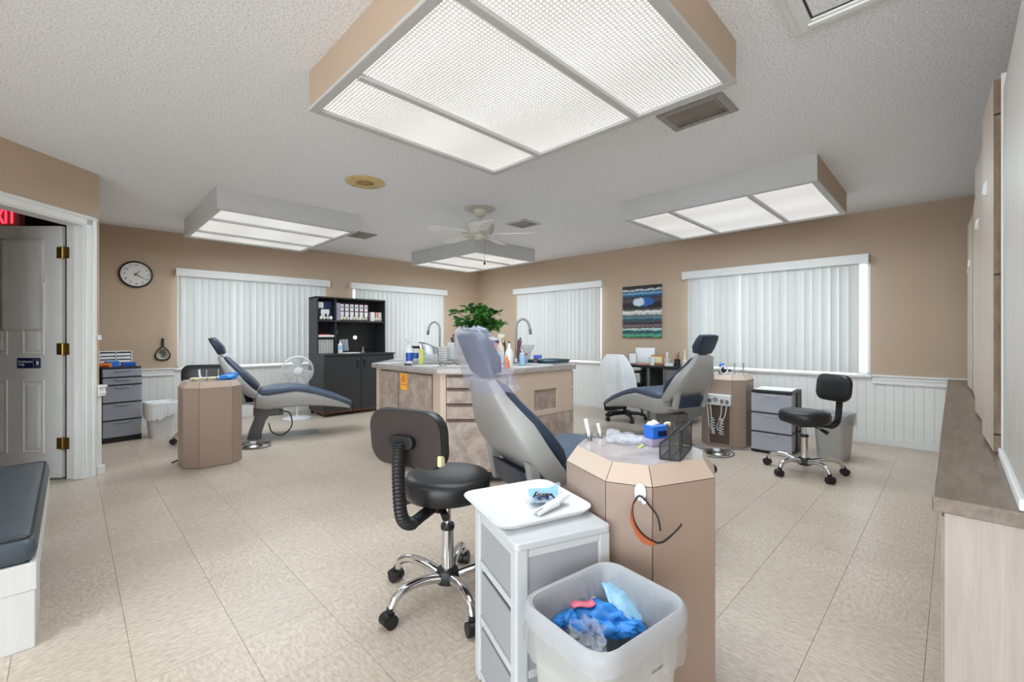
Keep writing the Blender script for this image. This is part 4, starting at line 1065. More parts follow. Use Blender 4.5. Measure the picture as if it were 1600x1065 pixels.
dn = delivery(DN, R(22 - 45), 'nearest taupe eight-sided cabinet with orange glasses hung on it')
MB().tube([(0.225, -0.10, 0.675), (0.25, -0.10, 0.675)], 0.016, 14).done('side_knob', 'black_plastic', dn)
delivery(DL, 0, 'taupe eight-sided cabinet beside the left dental chair')
dr = delivery(DR, 0, 'taupe eight-sided cabinet carrying coiled hoses beside the smoky drawer tower')
# instrument block with hoses on the far right cabinet
MB().box(-0.229, -0.224, -0.10, 0.10, 0.03, 0.44).done('hose_recess', 'seam_brown', dr, smooth=0)
MB().box(-0.285, -0.225, -0.125, 0.125, 0.435, 0.545).done('instrument_block', 'white_plastic', dr, smooth=0, bevel=0.006)
MB().tube([(-0.284, 0.02, 0.49), (-0.290, 0.02, 0.49)], 0.028, 18).done('gauge', 'printed_grey', dr)
for k, y in enumerate((-0.10, -0.05, 0.07, 0.11)):
    MB().box(-0.31, -0.285, y - 0.014, y + 0.014, 0.46, 0.50).done('holder', 'steel', dr, smooth=0, bevel=0.003)
    z = 0.14 + 0.04 * (k % 2)
    pts = bez([(-0.30, y, 0.47), (-0.30, y * 0.8, 0.34), (-0.305, y * 0.5 + 0.02, 0.22), (-0.30, y * 0.35, z), (-0.27, y * 0.3 + 0.03, 0.20)], 8)
    MB().tube(pts, 0.006, 8).done('hose', 'grey_cloth', dr)
    MB().tube([(-0.30 + 0.016 * math.cos(a * 0.8), y * 0.5 + 0.016 * math.sin(a * 0.8), 0.30 - a * 0.0035) for a in range(48)], 0.005, 6).done('coiled_hose', 'dark_grey_metal' if k % 2 else 'grey_cloth', dr)
def wand(px, py0, py1, d, lean, label, m='steel', r=0.007):
    a = atd(px, py1, d); b = atd(px + lean, py0, d)
    t = thing('handpiece', label, 'handpiece', a, 0, 'upright dental handpieces')
    v = b - a
    MB().tube([(0, 0, 0), v * 0.3], r * 1.1, 10).done('body', 'steel', t)
    MB().tube([v * 0.28, v * 0.4], r * 1.9, 12).done('collar', 'chrome', t)
    MB().tube([v * 0.4, v * 0.95, v], [r, r * 1.25, r * 0.9], 10).done('handle', m, t)
wand(923, 654, 690.5, 1.70, -8, 'taller white handpiece at the back of the nearest cabinet', 'white_plastic')
wand(940, 661, 687, 1.74, -6, 'shorter white handpiece at the back of the nearest cabinet', 'white_plastic', 0.006)
wand(323, 577, 596, 3.93, 0, 'left steel rod on the left cabinet', r=0.005); wand(341.5, 576, 594.5, 3.97, 0, 'right steel rod on the left cabinet', r=0.005)
wand(1147.5, 567, 584.5, 4.66, 0, 'left thin steel rod on the far right cabinet', r=0.006); wand(1161.5, 567, 585, 4.64, 0, 'right thin steel rod on the far right cabinet', r=0.006)
# things on the left cabinet
t = thing('dish', 'flat cream dish on the left cabinet', 'dish', room(-2.80, 4.05, 0.75), R(-10))
MB().rings([z3(rrect(0.10, 0.07, 0.04), 0), z3(rrect(0.125, 0.085, 0.05), 0.02), z3(rrect(0.12, 0.08, 0.05), 0.02), z3(rrect(0.095, 0.065, 0.04), 0.006)]).done('body', 'pale_yellow', t, smooth=40)
p = room(-2.82, 4.02, 0.758)
tag(MB().tube(bez([(0.05, -0.03, 0.012), (0, 0, 0.012), (-0.015, 0.01, 0.03), (-0.02, 0.015, 0.09)], 5), 0.009, 8).done('suction_tip', 'white_plastic', loc=p, rz=0), 'bent white suction tip lying on the cream dish', 'suction tip')
p = room(-2.64, 4.10, 0.752)
tag(MB().crumple((0, 0, 0.022), 0.05, (1.5, 1, .45), 3, 0.5).crumple((0.05, 0.04, 0.04), 0.035, (1.3, .7, .6), 5, 0.5).crumple((-0.05, -0.02, 0.015), 0.03, (1.5, .7, .45), 6, 0.5).done('rubber_glove', 'nitrile_blue', loc=p, smooth=60), 'crumpled blue glove on the left cabinet', 'glove')
# things on the far right cabinet
t = thing('prophy_tool', 'black tool with a blue cap on the far right cabinet', 'tool', at(1128, 583.5, 0.75), R(-20)); MB().lathe([(0.03, 0), (0.03, 0.05), (0.02, 0.06)], 14).done('base', 'black_plastic', t); MB().ball((0, 0, 0.085), 0.028, 12).done('cap', 'bright_blue', t); MB().box(0.03, 0.12, -0.02, 0.02, 0.02, 0.045).done('handle', 'black_plastic', t, smooth=0, bevel=0.008)
t = thing('tape_roll', 'clear roll of film beside the blue-capped tool', 'tape roll', at(1131, 584.5, 0.75), R(-45)); MB().tube([(0.04 * math.cos(R(a)), 0, 0.045 + 0.04 * math.sin(R(a))) for a in range(0, 361, 20)], 0.008, 8).done('roll', 'white_plastic', t)

# foot controls
def foot(p, label, rz):
    t = thing('foot_control', label, 'foot pedal', p, rz, 'foot pedals on the floor')
    MB().lathe([(0.09, 0), (0.095, 0.01), (0.07, 0.03), (0.03, 0.036), (0.001, 0.036)], 24, cap1=False).done('disc', 'steel', t)
    MB().lathe([(0.035, 0.034), (0.03, 0.05), (0.012, 0.055)], 16).done('button', 'white_plastic', t)
    MB().tube(bez([(0.09 * math.cos(R(a)) * (1.2 + a / 900), 0.12 * math.sin(R(a)) * (1.1 + a / 900), 0.006) for a in range(0, 560, 40)] + [(0.10, 0.40, 0.006)], 4), 0.006, 8).done('cable', 'dark_grey_metal', t)
foot(room(2.0, 4.32), 'round foot pedal below the hose cabinet', R(-100)); foot(room(-2.70, 4.60), 'round foot pedal under the dental chair by the hutch', R(40))
tag(MB().tube(bez([room(-2.62, 1.6 + 3.2, .005), room(-2.9, 4.62, .005), room(-3.1, 4.4, .005), room(-3.08, 4.0, .005)], 8), 0.006, 6).done('floor_cable', 'black_plastic'), 'thin black cable on the floor round the left cabinet', 'cable')

# ------------------------------------------------------------------ on and around the nearest cabinet
t = thing('file_sorter', 'black mesh stepped sorter on the nearest cabinet', 'organizer', at(1031, 717, 0.75), CAMZ)
a = Vector((0, 0, 0)); e1 = Vector((0.054, -0.030, 0)); e2 = Vector((0.105, 0.169, 0))
fr, ms = MB(), MB()
for k, hgt in enumerate((0.048, 0.066, 0.096)):
    o = e1 * (k / 2.0)
    Z = Vector((0, 0, hgt))
    for p_, q_ in ((o, o + Z), (o + Z, o + Z + e2), (o + e2 + Z, o + e2), (o, o + e2)): fr.tube([p_ + Vector((0, 0, .003)), q_ + Vector((0, 0, .003))], 0.0022, 6)
    ms.grid(lambda u, v: o + e2 * u + Z * v + Vector((0, 0, .003)), 1, 1)
for p_, q_ in ((a, e1), (e2, e1 + e2), (a + Vector((0, 0, .048)), e1 + Vector((0, 0, .096))), (e2 + Vector((0, 0, .048)), e1 + e2 + Vector((0, 0, .096)))): fr.tube([p_ + Vector((0, 0, .003)), q_ + Vector((0, 0, .003))], 0.0022, 6)
ms.grid(lambda u, v: a + e1 * u + e2 * v + Vector((0, 0, .002)), 1, 1)
for b0 in (a, e2): ms.bm.faces.new([ms.bm.verts.new(x) for x in (b0, b0 + e1, b0 + e1 + Vector((0, 0, .096)), b0 + Vector((0, 0, .048)))])
fr.done('frame', 'black_mesh', t); ms.done('mesh_wall', 'mesh_panel', t, smooth=0)
t = thing('lilac_box', 'low lilac box under the bright blue box on the nearest cabinet', 'box', at(1024, 694, 0.75), R(-25)); MB().box(-0.04, 0.04, -0.03, 0.03, 0, 0.026).done('carton', 'lilac', t, smooth=0, bevel=0.003)
t = thing('blue_box', 'bright blue box with a tissue tuft on the nearest cabinet', 'box', at(1024, 694, 0.75) + Vector((0, 0, 0.0265)), R(-22)); MB().box(-0.034, 0.034, -0.026, 0.026, 0, 0.046).done('carton', 'bright_blue', t, smooth=0, bevel=0.003); MB().box(-0.01, 0.03, -0.0268, -0.0258, 0.008, 0.028).done('printed_patch', 'navy', t, smooth=0); MB().crumple((-0.005, 0.01, 0.045), 0.015, (1.5, .8, .9), 8, .6).done('tissue', 'paper', t, smooth=60)
p = at(978, 692, 0.75)
tag(MB().crumple((0, 0, 0.018), 0.03, (1.5, 1.0, .65), 12, 0.6).crumple((-0.045, 0.01, 0.022), 0.026, (1, 1, .9), 13, 0.6).crumple((0.05, -0.01, 0.012), 0.03, (1.6, .8, .4), 14, 0.6).done('plastic_wrap', 'clear_film', loc=p, rz=R(-45), smooth=50), 'crumpled clear plastic wrap on the nearest cabinet top', 'wrapper')
tag(MB().box(-0.025, 0.025, -0.006, 0.006, 0, 0.004).done('yellow_strip', 'yellow_green', loc=at(1002, 697.5, 0.75), rz=R(10), smooth=0), 'small yellow-green strip on the nearest cabinet top', 'strip')
t = thing('white_pen', 'white capped pen lying by the plastic wrap', 'pen', at(990, 686.5, 0.757), R(-60)); MB().tube([(-0.05, 0, 0), (0.05, 0, 0)], 0.006, 10).done('barrel', 'white_plastic', t)
t = thing('brown_brush', 'small brown brush behind the blue box', 'brush', at(1040, 690, 0.75), R(-30)); MB().tube([(0, 0, 0.004), (0.02, 0.02, 0.06)], 0.008, 8).done('handle', 'wood_brown', t); MB().crumple((0.022, 0.022, 0.062), 0.010, (1.4, 1, .9), 3).done('bristles', 'cream_plastic', t)
# hook and amber safety glasses on the chamfer
hk = thing('adhesive_hook', 'white adhesive hook on the nearest cabinet', 'hook', atd(1000.5, 770, 1.338), CAMZ)
MB().prism([(0.017 * math.cos(R(a)), 0.024 * math.sin(R(a)) + (0.006 if math.sin(R(a)) > 0 else 0)) for a in range(0, 360, 20)], -0.004, 0.004, M=Matrix.Rotation(R(25), 4, 'Z').inverted() @ Matrix.Rotation(R(90), 4, 'X')).done('plate', 'white_plastic', hk, smooth=30, bevel=0.002)
MB().tube(bez([(0.0, -0.004, 0.0), (0.002, -0.012, -0.012), (0.004, -0.022, -0.022), (0.004, -0.030, -0.016)], 4), [0.005] * 12 + [0.004], 8).done('peg', 'white_plastic', hk)
base = atd(1000, 785, 1.31)
sg = thing('safety_glasses', 'amber wraparound safety glasses hanging from the white hook', 'glasses', base)
def gp(px, py, d): return atd(px, py, d) - base
up = bez([gp(996, 776, 1.312), gp(989, 789, 1.300), gp(989, 806, 1.292), gp(996, 824, 1.286), gp(1010, 839, 1.288), gp(1027, 848, 1.296)], 8)
lens = MB()
def lensfn(u, v):
    k = u * (len(up) - 1); i = min(int(k), len(up) - 2); p_ = up[i].lerp(up[i + 1], k - i)
    wv = 0.030 * math.sin(math.pi * min(1, max(0, u * 1.02))) ** 0.4 * (0.55 + 0.45 * abs(math.cos(math.pi * u)))
    return p_ + Vector((-0.10, -0.50, 0.0)) * 0 + (room(-0.35, -0.45, 0.0) + Vector((0, 0, -0.45))).normalized() * wv * v
lens.grid(lensfn, 30, 4)
lens.done('lens', 'amber_lens', sg, smooth=60, thick=0.0015)
MB().tube(up, 0.0030, 8).done('brow_bar', 'dark_amber', sg)
MB().tube(bez([gp(996, 775, 1.312), gp(1003, 776, 1.318), gp(1017, 792, 1.318), gp(1028, 808, 1.315), gp(1032, 829, 1.315)], 6), 0.0026, 8).done('temple', 'black_plastic', sg)
MB().tube(bez([gp(1026, 848, 1.296), gp(1036, 846, 1.30), gp(1050, 835, 1.31), gp(1062, 823, 1.32), gp(1065, 818, 1.32)], 6), [0.0034] * 12 + [0.0026] * 13, 8).done('temple', 'black_plastic', sg)

# ================================================================== WHITE CART, TRAY, BIN
CX, CY, CRZ = 0.0855, 1.423, R(24.5 - 45)
cart = thing('drawer_cart', 'white plastic drawer cart between the stool and nearest cabinet', 'drawer cart', room(CX, CY), CRZ)
hx_, hy_, ch = 0.160, 0.168, 0.58
MB().prism(rrect(hx_, hy_, 0.015), ch - 0.022, ch).done('top', 'cart_plastic', cart, smooth=0, bevel=0.004)
for sx in (-1, 1):
    for sy in (-1, 1):
        MB().cbox((sx * (hx_ - 0.022), sy * (hy_ - 0.022), (ch - 0.02) / 2), (0.040, 0.040, ch - 0.022)).done('post', 'cart_plastic', cart, smooth=0, bevel=0.006)
lv = [0.012, 0.198, 0.384]
for k, z in enumerate(lv + [ch - 0.045]):
    b = MB()
    for s in (-1, 1):
        b.box(-hx_ + 0.042, hx_ - 0.042, s * (hy_ - 0.012) - 0.008, s * (hy_ - 0.012) + 0.008, z, z + 0.022).box(s * (hx_ - 0.012) - 0.008, s * (hx_ - 0.012) + 0.008, -hy_ + 0.042, hy_ - 0.042, z, z + 0.022)
    b.done('rail', 'cart_plastic', cart, smooth=0, bevel=0.003)
for k, z in enumerate(lv):
    zt = z + 0.165 if k < 2 else ch - 0.046
    zb = z + 0.025
    X, Y = hx_ - 0.026, hy_ - 0.044
    b = MB().box(-hx_ + 0.010, -hx_ + 0.016, -Y, Y, zb, zt).box(hx_ - 0.03, hx_ - 0.026, -Y, Y, zb, zt).box(-hx_ + 0.016, hx_ - 0.03, -Y, -Y + 0.004, zb, zt).box(-hx_ + 0.016, hx_ - 0.03, Y - 0.004, Y, zb, zt).box(-hx_ + 0.016, hx_ - 0.03, -Y + 0.004, Y - 0.004, zb, zb + 0.004)
    dw = b.done('drawer', 'cart_frost', cart, smooth=0)
MB().box(-hx_ + 0.043, hx_ - 0.043, -hy_ + 0.008, -hy_ + 0.012, 0.036, ch - 0.046).done('side_panel', 'cart_frost', cart, smooth=0)
MB().box(-hx_ + 0.043, hx_ - 0.043, hy_ - 0.012, hy_ - 0.008, 0.036, ch - 0.046).done('side_panel', 'cart_frost', cart, smooth=0)
p = room(CX, CY, 0)
tag(MB().box(-0.03, 0.0, -0.10, -0.075, 0.0, 0.05).done('orange_packet', 'orange', loc=(p.x, p.y, 0.414), rz=CRZ, smooth=0, bevel=0.003), 'small orange packet showing through the white cart', 'packet')
tag(MB().box(-0.06, 0.05, -0.05, 0.06, 0.0, 0.10).done('grey_box', 'dark_grey_metal', loc=(p.x, p.y, 0.2275), rz=CRZ, smooth=0, bevel=0.004), 'dark grey box showing through the middle drawer of the white cart', 'box')
TZ = ch + 0.001
tp = room(0.045, 1.478, TZ)
tray = thing('instrument_tray', 'white rounded tray on top of the white cart', 'tray', tp, R(27 - 45))
o1, o2, o3, i1_, i2_ = rrect(0.152, 0.142, 0.04), rrect(0.168, 0.158, 0.045), rrect(0.172, 0.162, 0.047), rrect(0.163, 0.153, 0.043), rrect(0.150, 0.140, 0.038)
MB().rings([z3(o1, 0), z3(o2, 0.016), z3(o3, 0.021), z3(o3, 0.024), z3(i1_, 0.022), z3(i2_, 0.006)]).done('body', 'white_plastic', tray, smooth=40)
p = at(852, 783, TZ + 0.008)
def pouch(u, v):
    return ((u - .5) * 0.13, (v - .5) * 0.10, 0.006 + 0.030 * (2 * v - 1) ** 2 * (1 if v > .5 else .35) + 0.010 * abs(mnoise.noise(Vector((u * 4, v * 4, 2)))) + (0.03 * (u - .8) * 4 * max(0, v - .6) if u > .8 else 0))
pz = thing('instrument_pouch', 'blue-tinted clear pouch of steel tools on the white tray', 'pouch', p, R(-35))
MB().grid(pouch, 16, 14).done('film_bag', 'clear_film', pz, smooth=60, thick=0.0008)
MB().grid(lambda u, v: (lambda q: (q[0] * .8, q[1] * .75, q[2] - 0.003))(pouch(u, v)), 10, 10).done('blue_sheet', 'pouch_blue', pz, smooth=60)
pr = random.Random(3)
for k in range(9):
    x, y, a_ = pr.uniform(-.03, .03), pr.uniform(-.02, .02), pr.uniform(0, 3.1)
    MB().tube([(x - .018 * math.cos(a_), y - .018 * math.sin(a_), 0.016), (x, y, 0.020 + .004 * (k % 3)), (x + .018 * math.cos(a_), y + .018 * math.sin(a_), 0.016)], 0.0032, 6).done('steel_tool', 'steel' if k % 2 else 'navy', pz)
p0, p1 = at(842, 800, TZ + 0.02), at(886, 772, TZ + 0.035)
v = p1 - p0
sv = thing('suction_sleeve', 'white sleeved suction handle lying across the white tray', 'suction handle', p0)
MB().tube([v * 0.0 + Vector((0, 0, -0.006)), v * 0.3 + Vector((0, 0, -.002)), v * 0.62 + Vector((0, 0, -.006)), v * 0.66 + Vector((0, 0, 0)), v], [0.006, 0.011, 0.014, 0.011, 0.012], 12).done('body', 'white_plastic', sv, smooth=60)
wv_ = Vector((v.y, -v.x, 0)).normalized()
MB().grid(lambda a_, b_: v * (a_ * 0.62) - wv_ * (0.026 * b_) + Vector((0, 0, -0.008 + 0.014 * (1 - b_) + 0.004 * math.sin(a_ * 12 + b_ * 5))), 12, 5).done('paper_sleeve', 'paper', sv, smooth=60, thick=0.0012)

def bin_(loc, rz, hx, hy, h, label, m, liner=None, r=0.05, taper=0.74, drape=None, group='waste bins', ruffle=1.0):
    t = thing('waste_bin', label, 'waste bin', loc, rz, group)
    k = taper
    def ring(s, z, dz=0.0): return z3(rrect(hx * s + dz, hy * s + dz, r * s), z)
    MB().rings([ring(k, 0), ring(1, h - 0.012, 0), ring(1, h - 0.010, 0.008), ring(1, h, 0.006), ring(1, h, -0.002), ring(1, h - 0.03, -0.006), ring(k, 0.01, -0.008)]).done('bin_body', m, t, smooth=40)
    if liner:
        n = 15
        P = rrect(1, 1, 0.4, n)
        def lr(sx, sy, z, amp=0.0, seed=0, zamp=0.0):
            amp *= ruffle; zamp *= ruffle
            out = []
            for i, (x, y) in enumerate(resample(rrect(hx + sx, hy + sx, r + max(0, sx), 8), 110)):
                a_ = math.atan2(y, x)
                nz = mnoise.noise(Vector((math.cos(a_) * 5, math.sin(a_) * 5, seed))) + 0.6 * mnoise.noise(Vector((math.cos(a_) * 14, math.sin(a_) * 14, seed + 4)))
                f_ = 1 - amp * 1.5 * abs(nz) if sx < 0 else 1 + amp * 1.2 * abs(nz)
                zz = mnoise.noise(Vector((math.cos(a_) * 1.6 + 3, math.sin(a_) * 1.6, seed))) + 0.35 * mnoise.noise(Vector((math.cos(a_) * 7, math.sin(a_) * 7, seed)))
                out.append((x * f_, y * f_, z + zamp * zz + (drape(a_) * zamp / 0.045 / ruffle if drape and zamp else 0)))
            return out
        MB().rings([lr(-0.045, -0.042, h - 0.24, 0.10, 1), lr(-0.028, -0.026, h - 0.16, 0.12, 1.6), lr(-0.018, -0.016, h - 0.09, 0.11, 2.1), lr(-0.012, -0.011, h - 0.045, 0.07, 2.5), lr(-0.009, -0.008, h - 0.02, 0.025, 2.8), lr(-0.004, 0, h - 0.004, 0.008, 5), lr(0.004, 0, h + 0.004, 0.006, 6), lr(0.013, 0, h - 0.004, 0.008, 7), lr(0.016, 0, h - 0.022, 0.012, 8), lr(0.012, 0, h - 0.045, 0.02, 9)], cap0=True, cap1=False).done('liner', liner, t, smooth=60)
        MB().rings([lr(0.012, 0.004, h - 0.044, 0.02, 9), lr(0.014, 0.006, h - 0.07, 0.035, 9.3, 0.012), lr(0.012, 0.006, h - 0.105, 0.045, 9.6, 0.045), ], cap0=False, cap1=False).done('liner_skirt', 'bag_overhang' if liner == 'bag_film' else liner, t, smooth=60)
    return t
BN = room(0.228, 1.083)
BRZ = R(37 - 45)
bn0 = bin_(BN, BRZ, 0.158, 0.128, 0.50, 'white bin with clear liner full of blue gloves, beside the cart', 'can_plastic', 'bag_film')
for q in ((-0.145, -0.115, -0.1215, -0.1185), (0.02, 0.07, -0.1215, -0.1185)): MB().box(q[0] * .9, q[1] * .9, q[2], q[3], 0.385, 0.402).done('grip_slot', 'black_void', bn0, smooth=0)
def inbin(px, py, z): return at(px, py, z)
g = MB()
g.crumple((0, 0, 0), 0.058, (1.25, .85, .62), 21, 0.55, 2.6, 4)
for a_, L_ in ((-10, .06), (20, .075), (-40, .055), (150, .05)): 
    g.crumple((0.05 * math.cos(R(a_)) + .02 * math.cos(R(a_)), 0.05 * math.sin(R(a_)), 0.004), 0.024, (1.6, .8, .6), int(a_) + 60, 0.45, 2.2, 3, M=None)
tag(g.done('rubber_glove', 'nitrile_blue', loc=inbin(938, 968, 0.40), rz=R(-60), smooth=60), 'larger crumpled blue glove inside the lined white bin', 'glove', 'blue gloves in the bin')
g = MB().crumple((0, 0, 0), 0.026, (1.2, .8, .7), 31, 0.5, 2.5, 3).crumple((0.03, 0.012, 0), 0.022, (1.3, .6, .7), 33, 0.5, 2.5, 3).crumple((-0.026, 0.014, 0.004), 0.02, (1.3, .7, .6), 35, 0.5, 2.5, 3).crumple((-0.01, -0.03, -0.004), 0.02, (.7, 1.3, .6), 37, 0.5, 2.5, 3)
tag(g.done('rubber_glove', 'nitrile_blue', loc=inbin(890, 966, 0.42), rz=R(10), smooth=60), 'small knotted blue glove inside the lined white bin', 'glove', 'blue gloves in the bin')
tag(MB().grid(lambda u, v: ((u - .5) * 0.066, (v - .5) * 0.026 + 0.012 * abs(u - .45), 0.004 * math.sin(u * 6)), 8, 3).done('pink_strip', 'pink_tab', loc=inbin(912, 944, 0.445), rz=R(-30), smooth=60, thick=0.003), 'pink plastic strip on the blue gloves in the bin', 'strip')
q0, q1, q2, q3 = at(934, 899, 0.462), at(984, 894, 0.462), at(1020, 968, 0.405), at(966, 986, 0.405)
def sheetbin(u, v):
    p_ = q0.lerp(q1, u).lerp(q3.lerp(q2, u), v) - q0
    return p_ + Vector((0, 0, 0.010 * math.sin(v * 3.1) + 0.006 * mnoise.noise(Vector((u * 4, v * 7, 1))) + (0.008 * math.sin(u * 16) if v < .06 else 0)))
sb = MB().grid(sheetbin, 10, 16).done('sterile_pouch', 'pouch_blue', loc=q0, smooth=60, thick=0.002)
tag(sb, 'pale blue paper pouch slanting inside the lined white bin', 'pouch')
tag(MB().crumple((0, 0, 0), 0.046, (1.1, .9, .9), 41, 0.7, 3, 4).done('clear_wrapper', 'clear_film', loc=inbin(884, 955, 0.405), rz=0.3, smooth=40), 'crumpled clear wrapper at the left side of the bin', 'wrapper', 'clear wrappers in the bin')
tag(MB().crumple((0, 0, 0), 0.05, (1.3, .8, .6), 43, 0.7, 3, 4).done('clear_wrapper', 'clear_film', loc=inbin(915, 990, 0.40), rz=0.8, smooth=40), 'crumpled clear wrapper at the front of the bin', 'wrapper', 'clear wrappers in the bin')
tag(MB().crumple((0, 0, 0), 0.018, (1.4, .8, .6), 47, 0.7, 3, 3).done('white_tissue', 'paper', loc=inbin(922, 930, 0.425), rz=0.8, smooth=40), 'bit of white tissue behind the pink strip in the bin', 'tissue')

# ================================================================== RIGHT-HAND CUPBOARDS
cab = thing('base_cabinet', 'long low whitewashed cabinet under the brown counter', 'cabinet', (1.62, 0.0155, 0))
MB().box(0, 4.4, -0.53, 0, 0.09, 0.69).box(0.0, 4.4, -0.53, -0.06, 0, 0.09).done('carcass', 'taupe_wood', cab, smooth=0)
MB().box(-0.008, 0.0, -0.53, 0.002, 0.0, 0.69).done('end_panel', 'whitewash_shaded', cab, smooth=0, bevel=0.002)
for k in range(9):
    MB().box(0.01 + 0.485 * k, 0.485 + 0.485 * k, 0.0, 0.008, 0.11, 0.675).done('door', 'taupe_wood', cab, smooth=0, bevel=0.002)
ctp = MB().box(1.593, 6.03, -0.54, 0.04, 0.694, 0.732).done('countertop', 'brown_counter', smooth=0, bevel=0.003)
tag(ctp, 'long grey-brown laminate counter along the right side', 'countertop')
up_ = thing('wall_cupboard', 'tall whitewashed cupboard unit standing on the brown counter', 'cupboard', (1.60, -0.14, 0.733))
HT = 2.055 - 0.733
MB().box(0.0, 4.42, -0.36, 0.0, 0.0, HT).done('carcass', 'whitewash_wood', up_, smooth=0)
MB().box(0.0, 4.42, 0.0, 0.010, HT - 0.055, HT).done('header', 'whitewash_wood', up_, smooth=0, bevel=0.002)
MB().box(0.0, 0.70, 0.0, 0.030, 0.0, 0.028).done('base_strip', 'white_trim', up_, smooth=0, bevel=0.004)
for (x0, x1) in ((0.0, 0.286), (0.290, 0.665)):
    MB().box(x0, x1, 0.001, 0.019, 0.03, HT - 0.057).done('panel', 'whitewash_wood', up_, smooth=0, bevel=0.002)
MB().box(0.667, 0.682, 0.0, 0.024, 0.03, HT).done('stile', 'white_trim', up_, smooth=0, bevel=0.002)
dx = [(2.294, 2.69, 2.2), (2.70, 3.02, 0), (3.03, 3.50, 2.0), (3.51, 4.05, 0), (4.06, 4.60, 0), (4.72, 5.22, 2.0), (5.24, 5.75, 1.2)]
for k, (x0, x1, dg) in enumerate(dx):
    L_ = x1 - x0
    M_ = Matrix.Translation((x0 - 1.60, 0.022, 0)) @ Matrix.Rotation(R(dg), 4, 'Z')
    dz = 0.012 if k in (0, 2, 5) else 0.02
    d_ = MB().box(0, L_, 0.0, 0.019, dz, HT - (0.0 if k else 0.008) + 0.004, M_).done('door', 'taupe_wood', up_, smooth=0, bevel=0.0015)
    MB().box(-0.0012, 0.0005, 0.0, 0.019, dz + .001, HT - 0.006, M_).done('door_edge', 'raw_edge', d_, smooth=0)
    if k == 0:
        for z in (0.07, 0.63, 1.19): MB().box(-0.003, 0.0, 0.001, 0.019, z, z + 0.006, M_).done('edge_hinge', 'black_plastic', d_, smooth=0)
    if k in (0, 2, 5, 6):
        xk = L_ * 0.55; zk = 0.99
        MB().rings([[(xk - .02, 0.019, zk - .03), (xk + .02, 0.019, zk - .03), (xk + .02, 0.019, zk + .03), (xk - .02, 0.019, zk + .03)], [(xk - .008, 0.032, zk - .022), (xk + .008, 0.032, zk - .022), (xk + .005, 0.028, zk + .018), (xk - .005, 0.028, zk + .018)]], M=M_).done('knob', 'white_plastic', d_, smooth=0, bevel=0.002)

# ================================================================== BENCH
bn = thing('bench', 'white bench with dark vinyl cushion beside the open door', 'bench', (-0.088, 2.40, 0))
BW, BL = 0.62, 1.42
MB().box(-BW, 0, 0.0, 0.02, 0.215, 0.315).box(-BW, 0, BL - 0.02, BL, 0.215, 0.315).box(-0.02, 0, 0.02, BL - 0.02, 0.215, 0.315).box(-BW, -BW + 0.02, 0.02, BL - 0.02, 0.215, 0.315).done('apron', 'bench_paint', bn, smooth=0, bevel=0.003)
MB().box(-BW + 0.02, -0.02, 0.02, BL - 0.02, 0.28, 0.30).done('deck', 'bench_paint', bn, smooth=0)
for y0, y1 in ((0.004, 0.36), (BL - 0.40, BL - 0.10)):
    MB().box(-BW + 0.02, -0.004 if y0 < .1 else -0.03, y0, y0 + 0.02, 0, 0.215).box(-BW + 0.02, -0.004 if y0 < .1 else -0.03, y1 - 0.02, y1, 0, 0.215).box(-0.024 if y0 < .1 else -.05, -0.004 if y0 < .1 else -.03, y0 + 0.02, y1 - 0.02, 0, 0.215).box(-BW + 0.02, -BW + 0.04, y0 + 0.02, y1 - 0.02, 0, 0.215).done('leg_box', 'bench_paint', bn, smooth=0, bevel=0.003)
def cush(P): return P
cu = MB()
hx_, hy_ = BW / 2 - 0.004, BL / 2 - 0.006
def cr(d, z, r): return [(x - BW / 2, y + BL / 2, z + 0.004 * mnoise.noise(Vector((x * 6, y * 6, z * 9)))) for x, y in rrect(hx_ - d, hy_ - d, r, 6)]
cu.rings([cr(0.012, 0.316, 0.03), cr(0.0, 0.330, 0.035), cr(-0.006, 0.36, 0.04), cr(0.0, 0.395, 0.04), cr(0.012, 0.408, 0.035), cr(0.05, 0.416, 0.03), cr(0.2, 0.422, 0.03)])
cu.done('cushion', 'bench_vinyl', bn, smooth=50)
MB().tube([(x - BW / 2, y + BL / 2, 0.4085 + 0.004 * mnoise.noise(Vector((x * 9, y * 14, 1)))) for x, y in (lambda P: P + [P[0]])(rrect(hx_ - 0.010, hy_ - 0.010, 0.035, 6))], 0.0045, 6).done('piping', 'charcoal_laminate', bn)

